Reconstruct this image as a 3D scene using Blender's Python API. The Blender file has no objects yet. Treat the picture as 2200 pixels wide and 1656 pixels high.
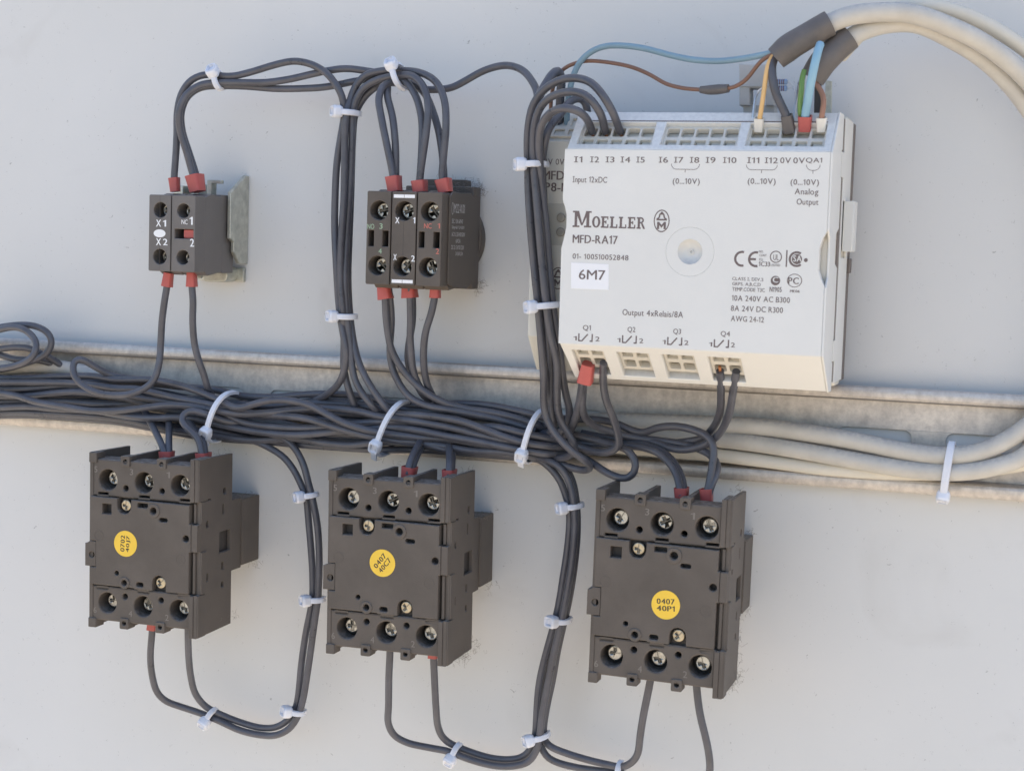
import bpy, bmesh, math, random
from mathutils import Vector, Matrix
# ------------------------------------------------------------------ camera, sky, sun, exposure
S = 0.001                      # everything below is written in millimetres
scene = bpy.context.scene
COL = scene.collection
CAM_LOC=[332.82311, -562.89493, 60.01129]
CAM_RIGHT=[0.94718, 0.31915, 0.03156]
CAM_DOWN=[0.05663, -0.06958, -0.99597]
CAM_FWD=[-0.31567, 0.94515, -0.08397]
CAM_F=3517.7

cam = bpy.data.cameras.new('camera'); cam_o = bpy.data.objects.new('camera', cam); COL.objects.link(cam_o)
_r, _u, _b = Vector(CAM_RIGHT), -Vector(CAM_DOWN), -Vector(CAM_FWD)
cam_o.matrix_world = Matrix.Translation(Vector(CAM_LOC) * S) @ Matrix((_r, _u, _b)).transposed().to_4x4()
cam.sensor_width = 36.0; cam.lens = 36.0 * CAM_F / 2200.0
cam.clip_start = 0.01; cam.clip_end = 400.0
scene.camera = cam_o
cam.dof.use_dof = True; cam.dof.focus_distance = 0.60; cam.dof.aperture_fstop = 40.0
SUN_EL, SUN_AZ = math.radians(52), math.radians(18)       # sun stands behind the door, so its inside is in open shade
world = bpy.data.worlds.new('World'); scene.world = world; world.use_nodes = True
wn = world.node_tree.nodes; wl = world.node_tree.links
sky = wn.new('ShaderNodeTexSky'); sky.sky_type = 'NISHITA'; sky.sun_disc = False
sky.sun_elevation = SUN_EL; sky.sun_rotation = SUN_AZ; sky.air_density = 1.0; sky.dust_density = 3.6
wl.new(sky.outputs[0], wn['Background'].inputs[0]); wn['Background'].inputs[1].default_value = 0.138
sun = bpy.data.lights.new('sun', 'SUN'); sun.energy = 3.5; sun.angle = math.radians(0.53); sun.color = (1.0, 0.93, 0.82)
sun_o = bpy.data.objects.new('sun', sun); COL.objects.link(sun_o)
_sd = Vector((math.cos(SUN_EL) * math.sin(SUN_AZ), math.cos(SUN_EL) * math.cos(SUN_AZ), math.sin(SUN_EL)))
sun_o.rotation_euler = _sd.to_track_quat('Z', 'Y').to_euler(); sun_o.location = _sd * 3
scene.view_settings.view_transform = 'Standard'; scene.view_settings.look = 'None'
scene.view_settings.exposure = 1.44; scene.view_settings.gamma = 1.0
scene.view_settings.use_curve_mapping = False

rnd = random.Random(7)
# ------------------------------------------------------------------ materials
MAT = {}
def nodes_of(m): return m.node_tree.nodes, m.node_tree.links, m.node_tree.nodes['Principled BSDF']
def material(name, col, rough=0.5, metal=0.0, var=0.0, vscale=60.0, bump=0.0, bscale=900.0, spec=0.5, dust=0.0, dustcol=(0.32, 0.30, 0.28), sss=0.0, trans=0.0):
    m = bpy.data.materials.new(name); m.use_nodes = True
    N, L, P = nodes_of(m)
    P.inputs['Base Color'].default_value = (*col, 1); P.inputs['Roughness'].default_value = rough
    P.inputs['Metallic'].default_value = metal; P.inputs['Specular IOR Level'].default_value = spec
    if sss: P.inputs['Subsurface Weight'].default_value = sss; P.inputs['Subsurface Radius'].default_value = (0.002, 0.002, 0.002)
    if trans: P.inputs['Transmission Weight'].default_value = trans
    tc = N.new('ShaderNodeTexCoord'); cur = None
    if var:
        n = N.new('ShaderNodeTexNoise'); n.inputs['Scale'].default_value = vscale; n.inputs['Detail'].default_value = 6; n.inputs['Roughness'].default_value = 0.65
        L.new(tc.outputs['Object'], n.inputs['Vector'])
        r = N.new('ShaderNodeValToRGB')
        r.color_ramp.elements[0].position = 0.3; r.color_ramp.elements[1].position = 0.7
        r.color_ramp.elements[0].color = (*[c * (1 - var) for c in col], 1); r.color_ramp.elements[1].color = (*[min(1, c * (1 + var)) for c in col], 1)
        L.new(n.outputs[0], r.inputs[0]); cur = r.outputs[0]
        rr = N.new('ShaderNodeMapRange'); rr.inputs[3].default_value = max(0.05, rough - 0.12); rr.inputs[4].default_value = min(1, rough + 0.12)
        L.new(n.outputs[0], rr.inputs[0]); L.new(rr.outputs[0], P.inputs['Roughness'])
    if dust:   # settled dust on upward faces, broken up by noise
        g = N.new('ShaderNodeNewGeometry'); sx = N.new('ShaderNodeSeparateXYZ'); L.new(g.outputs['Normal'], sx.inputs[0])
        mr = N.new('ShaderNodeMapRange'); mr.inputs[1].default_value = 0.35; mr.inputs[2].default_value = 0.95; mr.inputs[4].default_value = dust
        L.new(sx.outputs[2], mr.inputs[0])
        n2 = N.new('ShaderNodeTexNoise'); n2.inputs['Scale'].default_value = 700; n2.inputs['Detail'].default_value = 5; L.new(tc.outputs['Object'], n2.inputs['Vector'])
        m2 = N.new('ShaderNodeMapRange'); m2.inputs[1].default_value = 0.35; m2.inputs[2].default_value = 0.65; L.new(n2.outputs[0], m2.inputs[0])
        mu = N.new('ShaderNodeMath'); mu.operation = 'MULTIPLY'; L.new(mr.outputs[0], mu.inputs[0]); L.new(m2.outputs[0], mu.inputs[1])
        mx = N.new('ShaderNodeMix'); mx.data_type = 'RGBA'; L.new(mu.outputs[0], mx.inputs[0])
        if cur is None: mx.inputs[6].default_value = (*col, 1)
        else: L.new(cur, mx.inputs[6])
        mx.inputs[7].default_value = (*dustcol, 1); cur = mx.outputs[2]
    if cur is not None: L.new(cur, P.inputs['Base Color'])
    if bump:
        nb = N.new('ShaderNodeTexNoise'); nb.inputs['Scale'].default_value = bscale; nb.inputs['Detail'].default_value = 3; L.new(tc.outputs['Object'], nb.inputs['Vector'])
        b = N.new('ShaderNodeBump'); b.inputs['Strength'].default_value = bump; b.inputs['Distance'].default_value = 0.0003
        L.new(nb.outputs[0], b.inputs['Height']); L.new(b.outputs[0], P.inputs['Normal'])
    MAT[name] = m; return m
material('wire_black', (0.085, 0.086, 0.101), 0.31, var=0.22, vscale=110, bump=0.12, bscale=500, dust=0.15, dustcol=(0.22, 0.21, 0.20))
material('wire_blue', (0.20, 0.31, 0.385), 0.45, var=0.1)
material('wire_blue_pale', (0.26, 0.45, 0.57), 0.45, var=0.08)
material('wire_brown', (0.22, 0.115, 0.075), 0.5, var=0.12)
material('wire_brown2', (0.33, 0.17, 0.11), 0.5, var=0.12)
material('wire_orange', (0.74, 0.47, 0.20), 0.45, var=0.08)
material('strand', (0.62, 0.62, 0.60), 0.35, metal=1.0, var=0.2, vscale=900)
material('cable_grey', (0.53, 0.505, 0.455), 0.5, var=0.10, vscale=90, bump=0.25, bscale=420, dust=0.95, dustcol=(0.36, 0.355, 0.36))
material('cable_cream', (0.64, 0.60, 0.515), 0.45, var=0.06, vscale=60, bump=0.3, bscale=180)
material('red_sleeve', (0.47, 0.10, 0.088), 0.42, var=0.08, vscale=200)
material('white_sleeve', (0.78, 0.74, 0.66), 0.4, var=0.04)
material('shrink', (0.125, 0.112, 0.105), 0.5, var=0.15, vscale=120, bump=0.2, bscale=350)
material('copper', (0.65, 0.28, 0.13), 0.4, metal=0.8, var=0.2, vscale=800)
material('black_plastic', (0.104, 0.088, 0.075), 0.52, spec=0.35, var=0.2, vscale=40, bump=0.18, bscale=2200, dust=0.8, dustcol=(0.30, 0.28, 0.26))
material('grey_plastic_dark', (0.140, 0.128, 0.120), 0.5, var=0.12, vscale=60, bump=0.18, bscale=2200, dust=0.45)
material('cavity_shade_dark', (0.055, 0.048, 0.043), 0.6, var=0.2)  # recess floors and seams darkened, shade put into colour; also clip backing
material('module_white', (0.70, 0.695, 0.665), 0.42, var=0.025, vscale=30, bump=0.12, bscale=2600, dust=0.6, dustcol=(0.46, 0.45, 0.45))
material('module_cream', (0.62, 0.585, 0.51), 0.45, var=0.04, vscale=60, dust=0.35, dustcol=(0.45, 0.43, 0.40))
material('module_rear', (0.63, 0.61, 0.545), 0.45, var=0.03, vscale=40, bump=0.1, bscale=2600, dust=0.5)
material('module_window', (0.50, 0.485, 0.43), 0.35, var=0.03)
material('led', (0.30, 0.28, 0.24), 0.25)
material('gap_shade_dark', (0.16, 0.13, 0.115), 0.6)  # dark parts, and gaps whose shade is put into the colour
material('grey_plastic', (0.46, 0.45, 0.43), 0.5, var=0.05)
material('print_dark', (0.15, 0.115, 0.11), 0.6)
material('print_white', (0.80, 0.81, 0.82), 0.5)
material('print_green', (0.33, 0.45, 0.31), 0.6)
material('print_red', (0.58, 0.17, 0.13), 0.6)
material('print_grey', (0.52, 0.51, 0.50), 0.6)
material('paper_white', (0.82, 0.82, 0.83), 0.55)
material('paper_yellow', (0.86, 0.56, 0.055), 0.5, var=0.04, vscale=120)
material('print_black', (0.035, 0.03, 0.03), 0.6)
material('nylon', (0.74, 0.76, 0.82), 0.38, var=0.04, vscale=200, sss=0.25)
material('screw_zinc', (0.50, 0.48, 0.43), 0.38, metal=1.0, var=0.25, vscale=700)
material('screw_brass', (0.47, 0.41, 0.30), 0.38, metal=1.0, var=0.25, vscale=700)
material('zinc_bracket', (0.50, 0.50, 0.44), 0.42, metal=0.75, var=0.25, vscale=260, bump=0.3, bscale=700)
material('fuzz', (0.20, 0.18, 0.16), 0.9)
material('screw_recess_shade', (0.20, 0.185, 0.16), 0.45, metal=0.6)  # darker metal: shade of cross and slot put into the colour
material('moulded', (0.19, 0.168, 0.148), 0.5)
material('resistor_blue', (0.25, 0.38, 0.62), 0.4)
material('resistor_band', (0.16, 0.10, 0.12), 0.5)
def two_tone_wire():
    m = material('wire_green', (0.24, 0.34, 0.10), 0.45); N, L, P = nodes_of(m)
    tc = N.new('ShaderNodeTexCoord'); w = N.new('ShaderNodeTexWave'); w.inputs['Scale'].default_value = 60; w.bands_direction = 'X'
    L.new(tc.outputs['Object'], w.inputs['Vector']); r = N.new('ShaderNodeValToRGB'); r.color_ramp.interpolation = 'CONSTANT'
    r.color_ramp.elements[0].color = (0.16, 0.29, 0.08, 1); r.color_ramp.elements[1].color = (0.52, 0.50, 0.13, 1); r.color_ramp.elements[1].position = 0.62
    L.new(w.outputs[0], r.inputs[0]); L.new(r.outputs[0], P.inputs['Base Color'])
two_tone_wire()
def panel_mat():
    m = material('panel_paint', (0.60, 0.60, 0.585), 0.55, spec=0.3); N, L, P = nodes_of(m)
    tc = N.new('ShaderNodeTexCoord')
    big = N.new('ShaderNodeTexNoise'); big.inputs['Scale'].default_value = 9; big.inputs['Detail'].default_value = 4; L.new(tc.outputs['Object'], big.inputs['Vector'])
    base = N.new('ShaderNodeValToRGB'); base.color_ramp.elements[0].position = 0.3; base.color_ramp.elements[1].position = 0.7
    base.color_ramp.elements[0].color = (0.63, 0.63, 0.615, 1); base.color_ramp.elements[1].color = (0.67, 0.67, 0.66, 1); L.new(big.outputs[0], base.inputs[0])
    def specks(scale, size, mask_lo):
        v = N.new('ShaderNodeTexVoronoi'); v.inputs['Scale'].default_value = scale
        d = N.new('ShaderNodeTexNoise'); d.inputs['Scale'].default_value = scale * 2.5; L.new(tc.outputs['Object'], d.inputs['Vector'])
        ad = N.new('ShaderNodeMixRGB'); ad.blend_type = 'ADD'; ad.inputs[0].default_value = 0.006; L.new(tc.outputs['Object'], ad.inputs[1]); L.new(d.outputs[1], ad.inputs[2]); L.new(ad.outputs[0], v.inputs['Vector'])
        a = N.new('ShaderNodeMapRange'); a.inputs[1].default_value = size; a.inputs[2].default_value = size * 0.6; a.inputs[3].default_value = 0; a.inputs[4].default_value = 1; L.new(v.outputs['Distance'], a.inputs[0])
        sp = N.new('ShaderNodeSeparateColor'); L.new(v.outputs['Color'], sp.inputs[0])
        g = N.new('ShaderNodeMath'); g.operation = 'GREATER_THAN'; g.inputs[1].default_value = mask_lo; L.new(sp.outputs[0], g.inputs[0])
        mu = N.new('ShaderNodeMath'); mu.operation = 'MULTIPLY'; L.new(a.outputs[0], mu.inputs[0]); L.new(g.outputs[0], mu.inputs[1]); return mu
    s1 = specks(150, 0.075, 0.76); s2 = specks(420, 0.15, 0.80)
    mx = N.new('ShaderNodeMath'); mx.operation = 'MAXIMUM'; L.new(s1.outputs[0], mx.inputs[0]); L.new(s2.outputs[0], mx.inputs[1])
    fa = N.new('ShaderNodeMath'); fa.operation = 'MULTIPLY'; fa.inputs[1].default_value = 0.45; L.new(mx.outputs[0], fa.inputs[0])
    # faint smears
    sm = N.new('ShaderNodeTexNoise'); sm.inputs['Scale'].default_value = 22; sm.inputs['Detail'].default_value = 7; sm.inputs['Distortion'].default_value = 1.4; L.new(tc.outputs['Object'], sm.inputs['Vector'])
    sr = N.new('ShaderNodeMapRange'); sr.inputs[1].default_value = 0.62; sr.inputs[2].default_value = 0.8; sr.inputs[4].default_value = 0.2; L.new(sm.outputs[0], sr.inputs[0])
    m1 = N.new('ShaderNodeMix'); m1.data_type = 'RGBA'; L.new(sr.outputs[0], m1.inputs[0]); L.new(base.outputs[0], m1.inputs[6]); m1.inputs[7].default_value = (0.45, 0.43, 0.40, 1)
    m2 = N.new('ShaderNodeMix'); m2.data_type = 'RGBA'; L.new(fa.outputs[0], m2.inputs[0]); L.new(m1.outputs[2], m2.inputs[6]); m2.inputs[7].default_value = (0.10, 0.095, 0.09, 1)
    L.new(m2.outputs[2], P.inputs['Base Color'])
    nb = N.new('ShaderNodeTexNoise'); nb.inputs['Scale'].default_value = 700; nb.inputs['Detail'].default_value = 2; L.new(tc.outputs['Object'], nb.inputs['Vector'])
    b = N.new('ShaderNodeBump'); b.inputs['Strength'].default_value = 0.10; b.inputs['Distance'].default_value = 0.0003; L.new(nb.outputs[0], b.inputs['Height']); L.new(b.outputs[0], P.inputs['Normal'])
panel_mat()
def galv_mat():
    m = material('galvanised', (0.55, 0.54, 0.50), 0.45, metal=0.85); N, L, P = nodes_of(m)
    tc = N.new('ShaderNodeTexCoord')
    n1 = N.new('ShaderNodeTexNoise'); n1.inputs['Scale'].default_value = 420; n1.inputs['Detail'].default_value = 7; n1.inputs['Roughness'].default_value = 0.7; L.new(tc.outputs['Object'], n1.inputs['Vector'])
    mp = N.new('ShaderNodeMapping'); mp.inputs['Scale'].default_value = (300, 90, 70); L.new(tc.outputs['Object'], mp.inputs['Vector'])
    n2 = N.new('ShaderNodeTexNoise'); n2.inputs['Scale'].default_value = 1.0; n2.inputs['Detail'].default_value = 4; L.new(mp.outputs[0], n2.inputs['Vector'])
    n3 = N.new('ShaderNodeTexNoise'); n3.inputs['Scale'].default_value = 22; n3.inputs['Detail'].default_value = 3; L.new(tc.outputs['Object'], n3.inputs['Vector'])
    a = N.new('ShaderNodeMath'); a.operation = 'MULTIPLY_ADD'; a.inputs[1].default_value = 0.68; L.new(n1.outputs[0], a.inputs[0])
    h = N.new('ShaderNodeMath'); h.operation = 'MULTIPLY'; h.inputs[1].default_value = 0.32; L.new(n2.outputs[0], h.inputs[0]); L.new(h.outputs[0], a.inputs[2])
    a2 = N.new('ShaderNodeMath'); a2.operation = 'MULTIPLY_ADD'; a2.inputs[1].default_value = 0.2; L.new(n3.outputs[0], a2.inputs[0]); L.new(a.outputs[0], a2.inputs[2])
    r = N.new('ShaderNodeValToRGB'); r.color_ramp.elements[0].position = 0.36; r.color_ramp.elements[1].position = 0.84
    r.color_ramp.elements[0].color = (0.42, 0.39, 0.365, 1); r.color_ramp.elements[1].color = (0.71, 0.66, 0.60, 1); L.new(a2.outputs[0], r.inputs[0]); L.new(r.outputs[0], P.inputs['Base Color'])
    rr = N.new('ShaderNodeMapRange'); rr.inputs[1].default_value = 0.5; rr.inputs[2].default_value = 1.0; rr.inputs[3].default_value = 0.58; rr.inputs[4].default_value = 0.36; L.new(a2.outputs[0], rr.inputs[0]); L.new(rr.outputs[0], P.inputs['Roughness'])
    b = N.new('ShaderNodeBump'); b.inputs['Strength'].default_value = 0.25; b.inputs['Distance'].default_value = 0.0002; L.new(a.outputs[0], b.inputs['Height']); L.new(b.outputs[0], P.inputs['Normal'])
galv_mat()
material('bounce_ground', (0.345, 0.305, 0.25), 0.9, var=0.12, vscale=3)  # warm tone for the added ground sheet that bounces sunlight up

# ------------------------------------------------------------------ mesh helpers (millimetres in, metres out; x right, z up, d out from the door)
def V(x, z, d): return Vector((x * S, -d * S, z * S))
FRONT = Matrix(((1, 0, 0, 0), (0, 0, -1, 0), (0, 1, 0, 0), (0, 0, 0, 1)))        # plate (u,v,w) -> x=u z=v d=w
def frame(origin, u, v, w):
    """plate axes given as (x,z,d) directions"""
    f = lambda t: Vector((t[0], -t[2], t[1]))
    m = Matrix((f(u), f(v), f(w))).transposed().to_4x4(); m.translation = f(origin); return m
def finish(me, angle=40):
    for p in me.polygons: p.use_smooth = True
    me.set_sharp_from_angle(angle=math.radians(angle)); return me
def box(x0, x1, z0, z1, d0, d1, bev=0.3, seg=2):
    bm = bmesh.new(); bmesh.ops.create_cube(bm, size=1.0)
    bmesh.ops.transform(bm, matrix=Matrix.Translation(V((x0 + x1) / 2, (z0 + z1) / 2, (d0 + d1) / 2)) @ Matrix.Diagonal((abs(x1 - x0) * S, abs(d1 - d0) * S, abs(z1 - z0) * S, 1)), verts=bm.verts)
    if bev: bmesh.ops.bevel(bm, geom=bm.edges[:], offset=bev * S, segments=seg, profile=0.6, affect='EDGES')
    me = bpy.data.meshes.new('part'); bm.to_mesh(me); bm.free(); return finish(me, 16)
DG = None
def plate(loops, w0, w1, bev=0.25, mx=FRONT):
    """extruded outline with holes; loops are lists of (u,v); bevelled edges"""
    cu = bpy.data.curves.new('outline', 'CURVE'); cu.dimensions = '2D'; cu.fill_mode = 'BOTH'
    half = (w1 - w0) / 2; bev = min(bev, half * 0.8)
    cu.extrude = half - bev; cu.bevel_depth = bev; cu.bevel_resolution = 1; cu.offset = -bev
    for lp in loops:
        sp = cu.splines.new('POLY'); sp.points.add(len(lp) - 1); sp.use_cyclic_u = True
        for p, (u, v) in zip(sp.points, lp): p.co = (u, v, 0, 1)
    ob = bpy.data.objects.new('outline', cu); COL.objects.link(ob)
    dg = bpy.context.evaluated_depsgraph_get()
    me = bpy.data.meshes.new_from_object(ob.evaluated_get(dg)); bpy.data.objects.remove(ob); bpy.data.curves.remove(cu)
    me.transform(Matrix.Scale(S, 4) @ mx @ Matrix.Translation((0, 0, (w0 + w1) / 2)))
    bm = bmesh.new(); bm.from_mesh(me); bmesh.ops.remove_doubles(bm, verts=bm.verts, dist=1e-7); bmesh.ops.recalc_face_normals(bm, faces=bm.faces[:]); bm.to_mesh(me); bm.free()
    return finish(me, 16)
def circle(cx, cy, r, n=28, r2=None, a0=0.0): return [(cx + r * math.cos(a0 + 2 * math.pi * i / n), cy + (r2 or r) * math.sin(a0 + 2 * math.pi * i / n)) for i in range(n)]
def rect(u0, u1, v0, v1, r=0.0, n=4):
    if not r: return [(u0, v0), (u1, v0), (u1, v1), (u0, v1)]
    out = []
    for cx, cy, a in ((u1 - r, v1 - r, 0), (u0 + r, v1 - r, 90), (u0 + r, v0 + r, 180), (u1 - r, v0 + r, 270)):
        out += [(cx + r * math.cos(math.radians(a + 90 * k / n)), cy + r * math.sin(math.radians(a + 90 * k / n))) for k in range(n + 1)]
    return out
def arc_band(cx, cy, r0, r1, a0, a1, n=20):
    A = [math.radians(a0 + (a1 - a0) * i / n) for i in range(n + 1)]
    return [(cx + r1 * math.cos(a), cy + r1 * math.sin(a)) for a in A] + [(cx + r0 * math.cos(a), cy + r0 * math.sin(a)) for a in reversed(A)]
def join(*meshes):
    """one mesh from several, keeping each piece's material index = its position in MATS if given"""
    bm = bmesh.new()
    for k, me in enumerate(meshes):
        n0 = len(bm.faces); bm.from_mesh(me); bm.faces.ensure_lookup_table()
    out = bpy.data.meshes.new('part'); bm.to_mesh(out); bm.free()
    for me in meshes: bpy.data.meshes.remove(me)
    return finish(out, 16)
def join_mats(pairs):
    bm = bmesh.new()
    for me, mi in pairs:
        n0 = len(bm.faces); bm.from_mesh(me); bm.faces.ensure_lookup_table()
        for f in bm.faces[n0:]: f.material_index = mi
    out = bpy.data.meshes.new('part'); bm.to_mesh(out); bm.free(); return finish(out, 20)
def smooth_path(pts, step=1.6):
    P = [Vector(p) for p in pts]; P = [P[0] * 2 - P[1]] + P + [P[-1] * 2 - P[-2]]; out = []
    for i in range(1, len(P) - 2):
        p0, p1, p2, p3 = P[i - 1:i + 3]
        t0 = 0.0; t1 = t0 + max(1e-6, (p1 - p0).length) ** 0.5; t2 = t1 + max(1e-6, (p2 - p1).length) ** 0.5; t3 = t2 + max(1e-6, (p3 - p2).length) ** 0.5
        n = max(2, int((p2 - p1).length / step))
        for k in range(n):
            t = t1 + (t2 - t1) * k / n
            a1 = p0 * ((t1 - t) / (t1 - t0)) + p1 * ((t - t0) / (t1 - t0)); a2 = p1 * ((t2 - t) / (t2 - t1)) + p2 * ((t - t1) / (t2 - t1)); a3 = p2 * ((t3 - t) / (t3 - t2)) + p3 * ((t - t2) / (t3 - t2))
            b1 = a1 * ((t2 - t) / (t2 - t0)) + a2 * ((t - t0) / (t2 - t0)); b2 = a2 * ((t3 - t) / (t3 - t1)) + a3 * ((t - t1) / (t3 - t1))
            out.append(b1 * ((t2 - t) / (t2 - t1)) + b2 * ((t - t1) / (t2 - t1)))
    out.append(P[-2]); 
    for _ in range(2):                                   # relax small kinks, ends stay put
        out = [out[0]] + [out[i] * 0.5 + (out[i - 1] + out[i + 1]) * 0.25 for i in range(1, len(out) - 1)] + [out[-1]]
    return out
def tube(pts, r, seg=12, step=1.6, raw=False):
    """pts (x,z,d) mm; r a number or one radius per given point (then pts are used as they are)"""
    Q = [Vector(p) for p in pts] if raw else smooth_path(pts, step)
    R = [r] * len(Q) if not isinstance(r, (list, tuple)) else list(r)
    verts, faces = [], []; T = []
    for i in range(len(Q)): T.append((Q[min(i + 1, len(Q) - 1)] - Q[max(i - 1, 0)]).normalized())
    n = T[0].orthogonal().normalized()
    for i, q in enumerate(Q):
        if i: n = (n - T[i] * n.dot(T[i])).normalized()
        b = T[i].cross(n)
        for k in range(seg):
            a = 2 * math.pi * k / seg; p = q + (n * math.cos(a) + b * math.sin(a)) * R[i]; verts.append(V(p.x, p.y, p.z))
    for i in range(len(Q) - 1):
        for k in range(seg): faces.append((i * seg + k, i * seg + (k + 1) % seg, (i + 1) * seg + (k + 1) % seg, (i + 1) * seg + k))
    faces.append(tuple(range(seg))); faces.append(tuple((len(Q) - 1) * seg + k for k in reversed(range(seg))))
    me = bpy.data.meshes.new('tube'); me.from_pydata(verts, [], faces)
    bm = bmesh.new(); bm.from_mesh(me); bmesh.ops.recalc_face_normals(bm, faces=bm.faces[:]); bm.to_mesh(me); bm.free()
    return finish(me, 60)
def loft(sections, open_first=False):
    """closed solid through rings of (x,z,d) points"""
    m = len(sections[0]); verts = [V(*p) for s in sections for p in s]; faces = []
    for i in range(len(sections) - 1):
        for k in range(m): faces.append((i * m + k, i * m + (k + 1) % m, (i + 1) * m + (k + 1) % m, (i + 1) * m + k))
    if not open_first: faces.append(tuple(range(m)))
    faces.append(tuple((len(sections) - 1) * m + k for k in range(m)))
    me = bpy.data.meshes.new('loft'); me.from_pydata(verts, [], faces)
    bm = bmesh.new(); bm.from_mesh(me); bmesh.ops.recalc_face_normals(bm, faces=bm.faces[:]); bm.to_mesh(me); bm.free()
    return finish(me, 50)
GLYPH = {}
def glyph(ch):
    """outline of one character as (verts, faces, width), cap height about 7"""
    if ch in GLYPH: return GLYPH[ch]
    if ch in '1I':
        if ch == '1': vs = [(1.3, 0), (2.15, 0), (2.15, 7.0), (1.5, 7.0), (1.3, 6.5), (0.0, 5.75), (0.0, 4.95), (1.3, 5.6)]; fs = [(0, 1, 2, 7), (2, 3, 4, 7), (4, 5, 6, 7)]
        else: vs = [(0, 0), (2.9, 0), (2.9, 0.75), (0, 0.75), (1.05, 0.75), (1.85, 0.75), (1.85, 6.25), (1.05, 6.25), (0, 6.25), (2.9, 6.25), (2.9, 7), (0, 7)]; fs = [(0, 1, 2, 5, 4, 3), (4, 5, 6, 7), (8, 7, 6, 9, 10, 11)]
        GLYPH[ch] = (vs, fs, 2.9 if ch == 'I' else 2.6); return GLYPH[ch]
    cu = bpy.data.curves.new('text', 'FONT'); cu.body = ch; cu.size = 10; cu.resolution_u = 3
    ob = bpy.data.objects.new('text', cu); COL.objects.link(ob); dg = bpy.context.evaluated_depsgraph_get()
    me = bpy.data.meshes.new_from_object(ob.evaluated_get(dg)); bpy.data.objects.remove(ob); bpy.data.curves.remove(cu)
    x0 = min(v.co.x for v in me.vertices)
    vs = [(v.co.x - x0, v.co.y) for v in me.vertices]; fs = [tuple(p.vertices) for p in me.polygons]; bpy.data.meshes.remove(me)
    GLYPH[ch] = (vs, fs, max(v[0] for v in vs)); return GLYPH[ch]
def text_mesh(body, x, z, w, h, d, bold=False, rot=0.0, centre=False, mx=None):
    verts, faces, u = [], [], 0.0
    for ch in body:
        if ch == ' ': u += 3.2; continue
        vs, fs, gw = glyph(ch)
        for k, sh in enumerate((-0.24, 0.24) if bold else (-0.09, 0.09)):
            b = len(verts); verts += [(p[0] + u + sh, p[1], 0.012 * k) for p in vs]; faces += [tuple(b + q for q in f) for f in fs]
        u += gw + (1.15 if bold else 1.0)
    me = bpy.data.meshes.new('lettering'); me.from_pydata(verts, [], faces)
    xs = [v[0] for v in verts]; ys = [v[1] for v in verts]
    t = Matrix.Diagonal((w / (max(xs) - min(xs)), h / (max(ys) - min(ys)), 1, 1)) @ Matrix.Translation((-min(xs), -min(ys), 0))
    if centre: t = Matrix.Translation((-w / 2, -h / 2, 0)) @ t
    t = Matrix.Translation((x, z, d)) @ Matrix.Rotation(rot, 4, 'Z') @ t
    me.transform(Matrix.Scale(S, 4) @ (mx or FRONT) @ t); return me
# ------------------------------------------------------------------ object helpers
OFF = {}
def obj(name, me, mat, parent=None):
    o = bpy.data.objects.new(name, me); COL.objects.link(o)
    for m in (mat if isinstance(mat, (list, tuple)) else [mat]): me.materials.append(MAT[m])
    me.name = name
    if parent is not None:
        off = OFF[parent.name]; me.transform(Matrix.Translation(-off)); o.parent = parent; OFF[o.name] = off
    return o
def tag(o, label, cat, group=None, kind=None):
    o['label'] = label; o['category'] = cat
    if group: o['group'] = group
    if kind: o['kind'] = kind
    return o
def root(name, x, z, d, label, cat, group=None, local=False, th=0.0):
    o = bpy.data.objects.new(name, None); COL.objects.link(o); o.empty_display_size = 0.01
    o.location = V(x, z, d); o.rotation_euler = (0, -th, 0)
    OFF[o.name] = Vector((0, 0, 0)) if local else V(x, z, d)
    return tag(o, label, cat, group)
def solo(name, me, mat, label, cat, group=None, kind=None):
    """a thing that is one mesh: origin at the foot of its bounding box"""
    vs = [v.co for v in me.vertices]; c = Vector(((min(v.x for v in vs) + max(v.x for v in vs)) / 2, max(v.y for v in vs), min(v.z for v in vs)))
    me.transform(Matrix.Translation(-c)); o = obj(name, me, mat); o.location = c; OFF[o.name] = c
    return tag(o, label, cat, group, kind)
def copy_tree(o, parent=None, skip=()):
    c = o.copy(); COL.objects.link(c); c.parent = parent; OFF[c.name] = OFF[o.name]
    for ch in list(o.children):
        if ch.name.split('.')[0] not in skip: copy_tree(ch, c, skip)
    return c
CONTACTORS=[(0.0, -83.86, 0.0053), (95.88, -83.31, 0.0097), (190.97, -82.49, -0.0079)]
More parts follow.
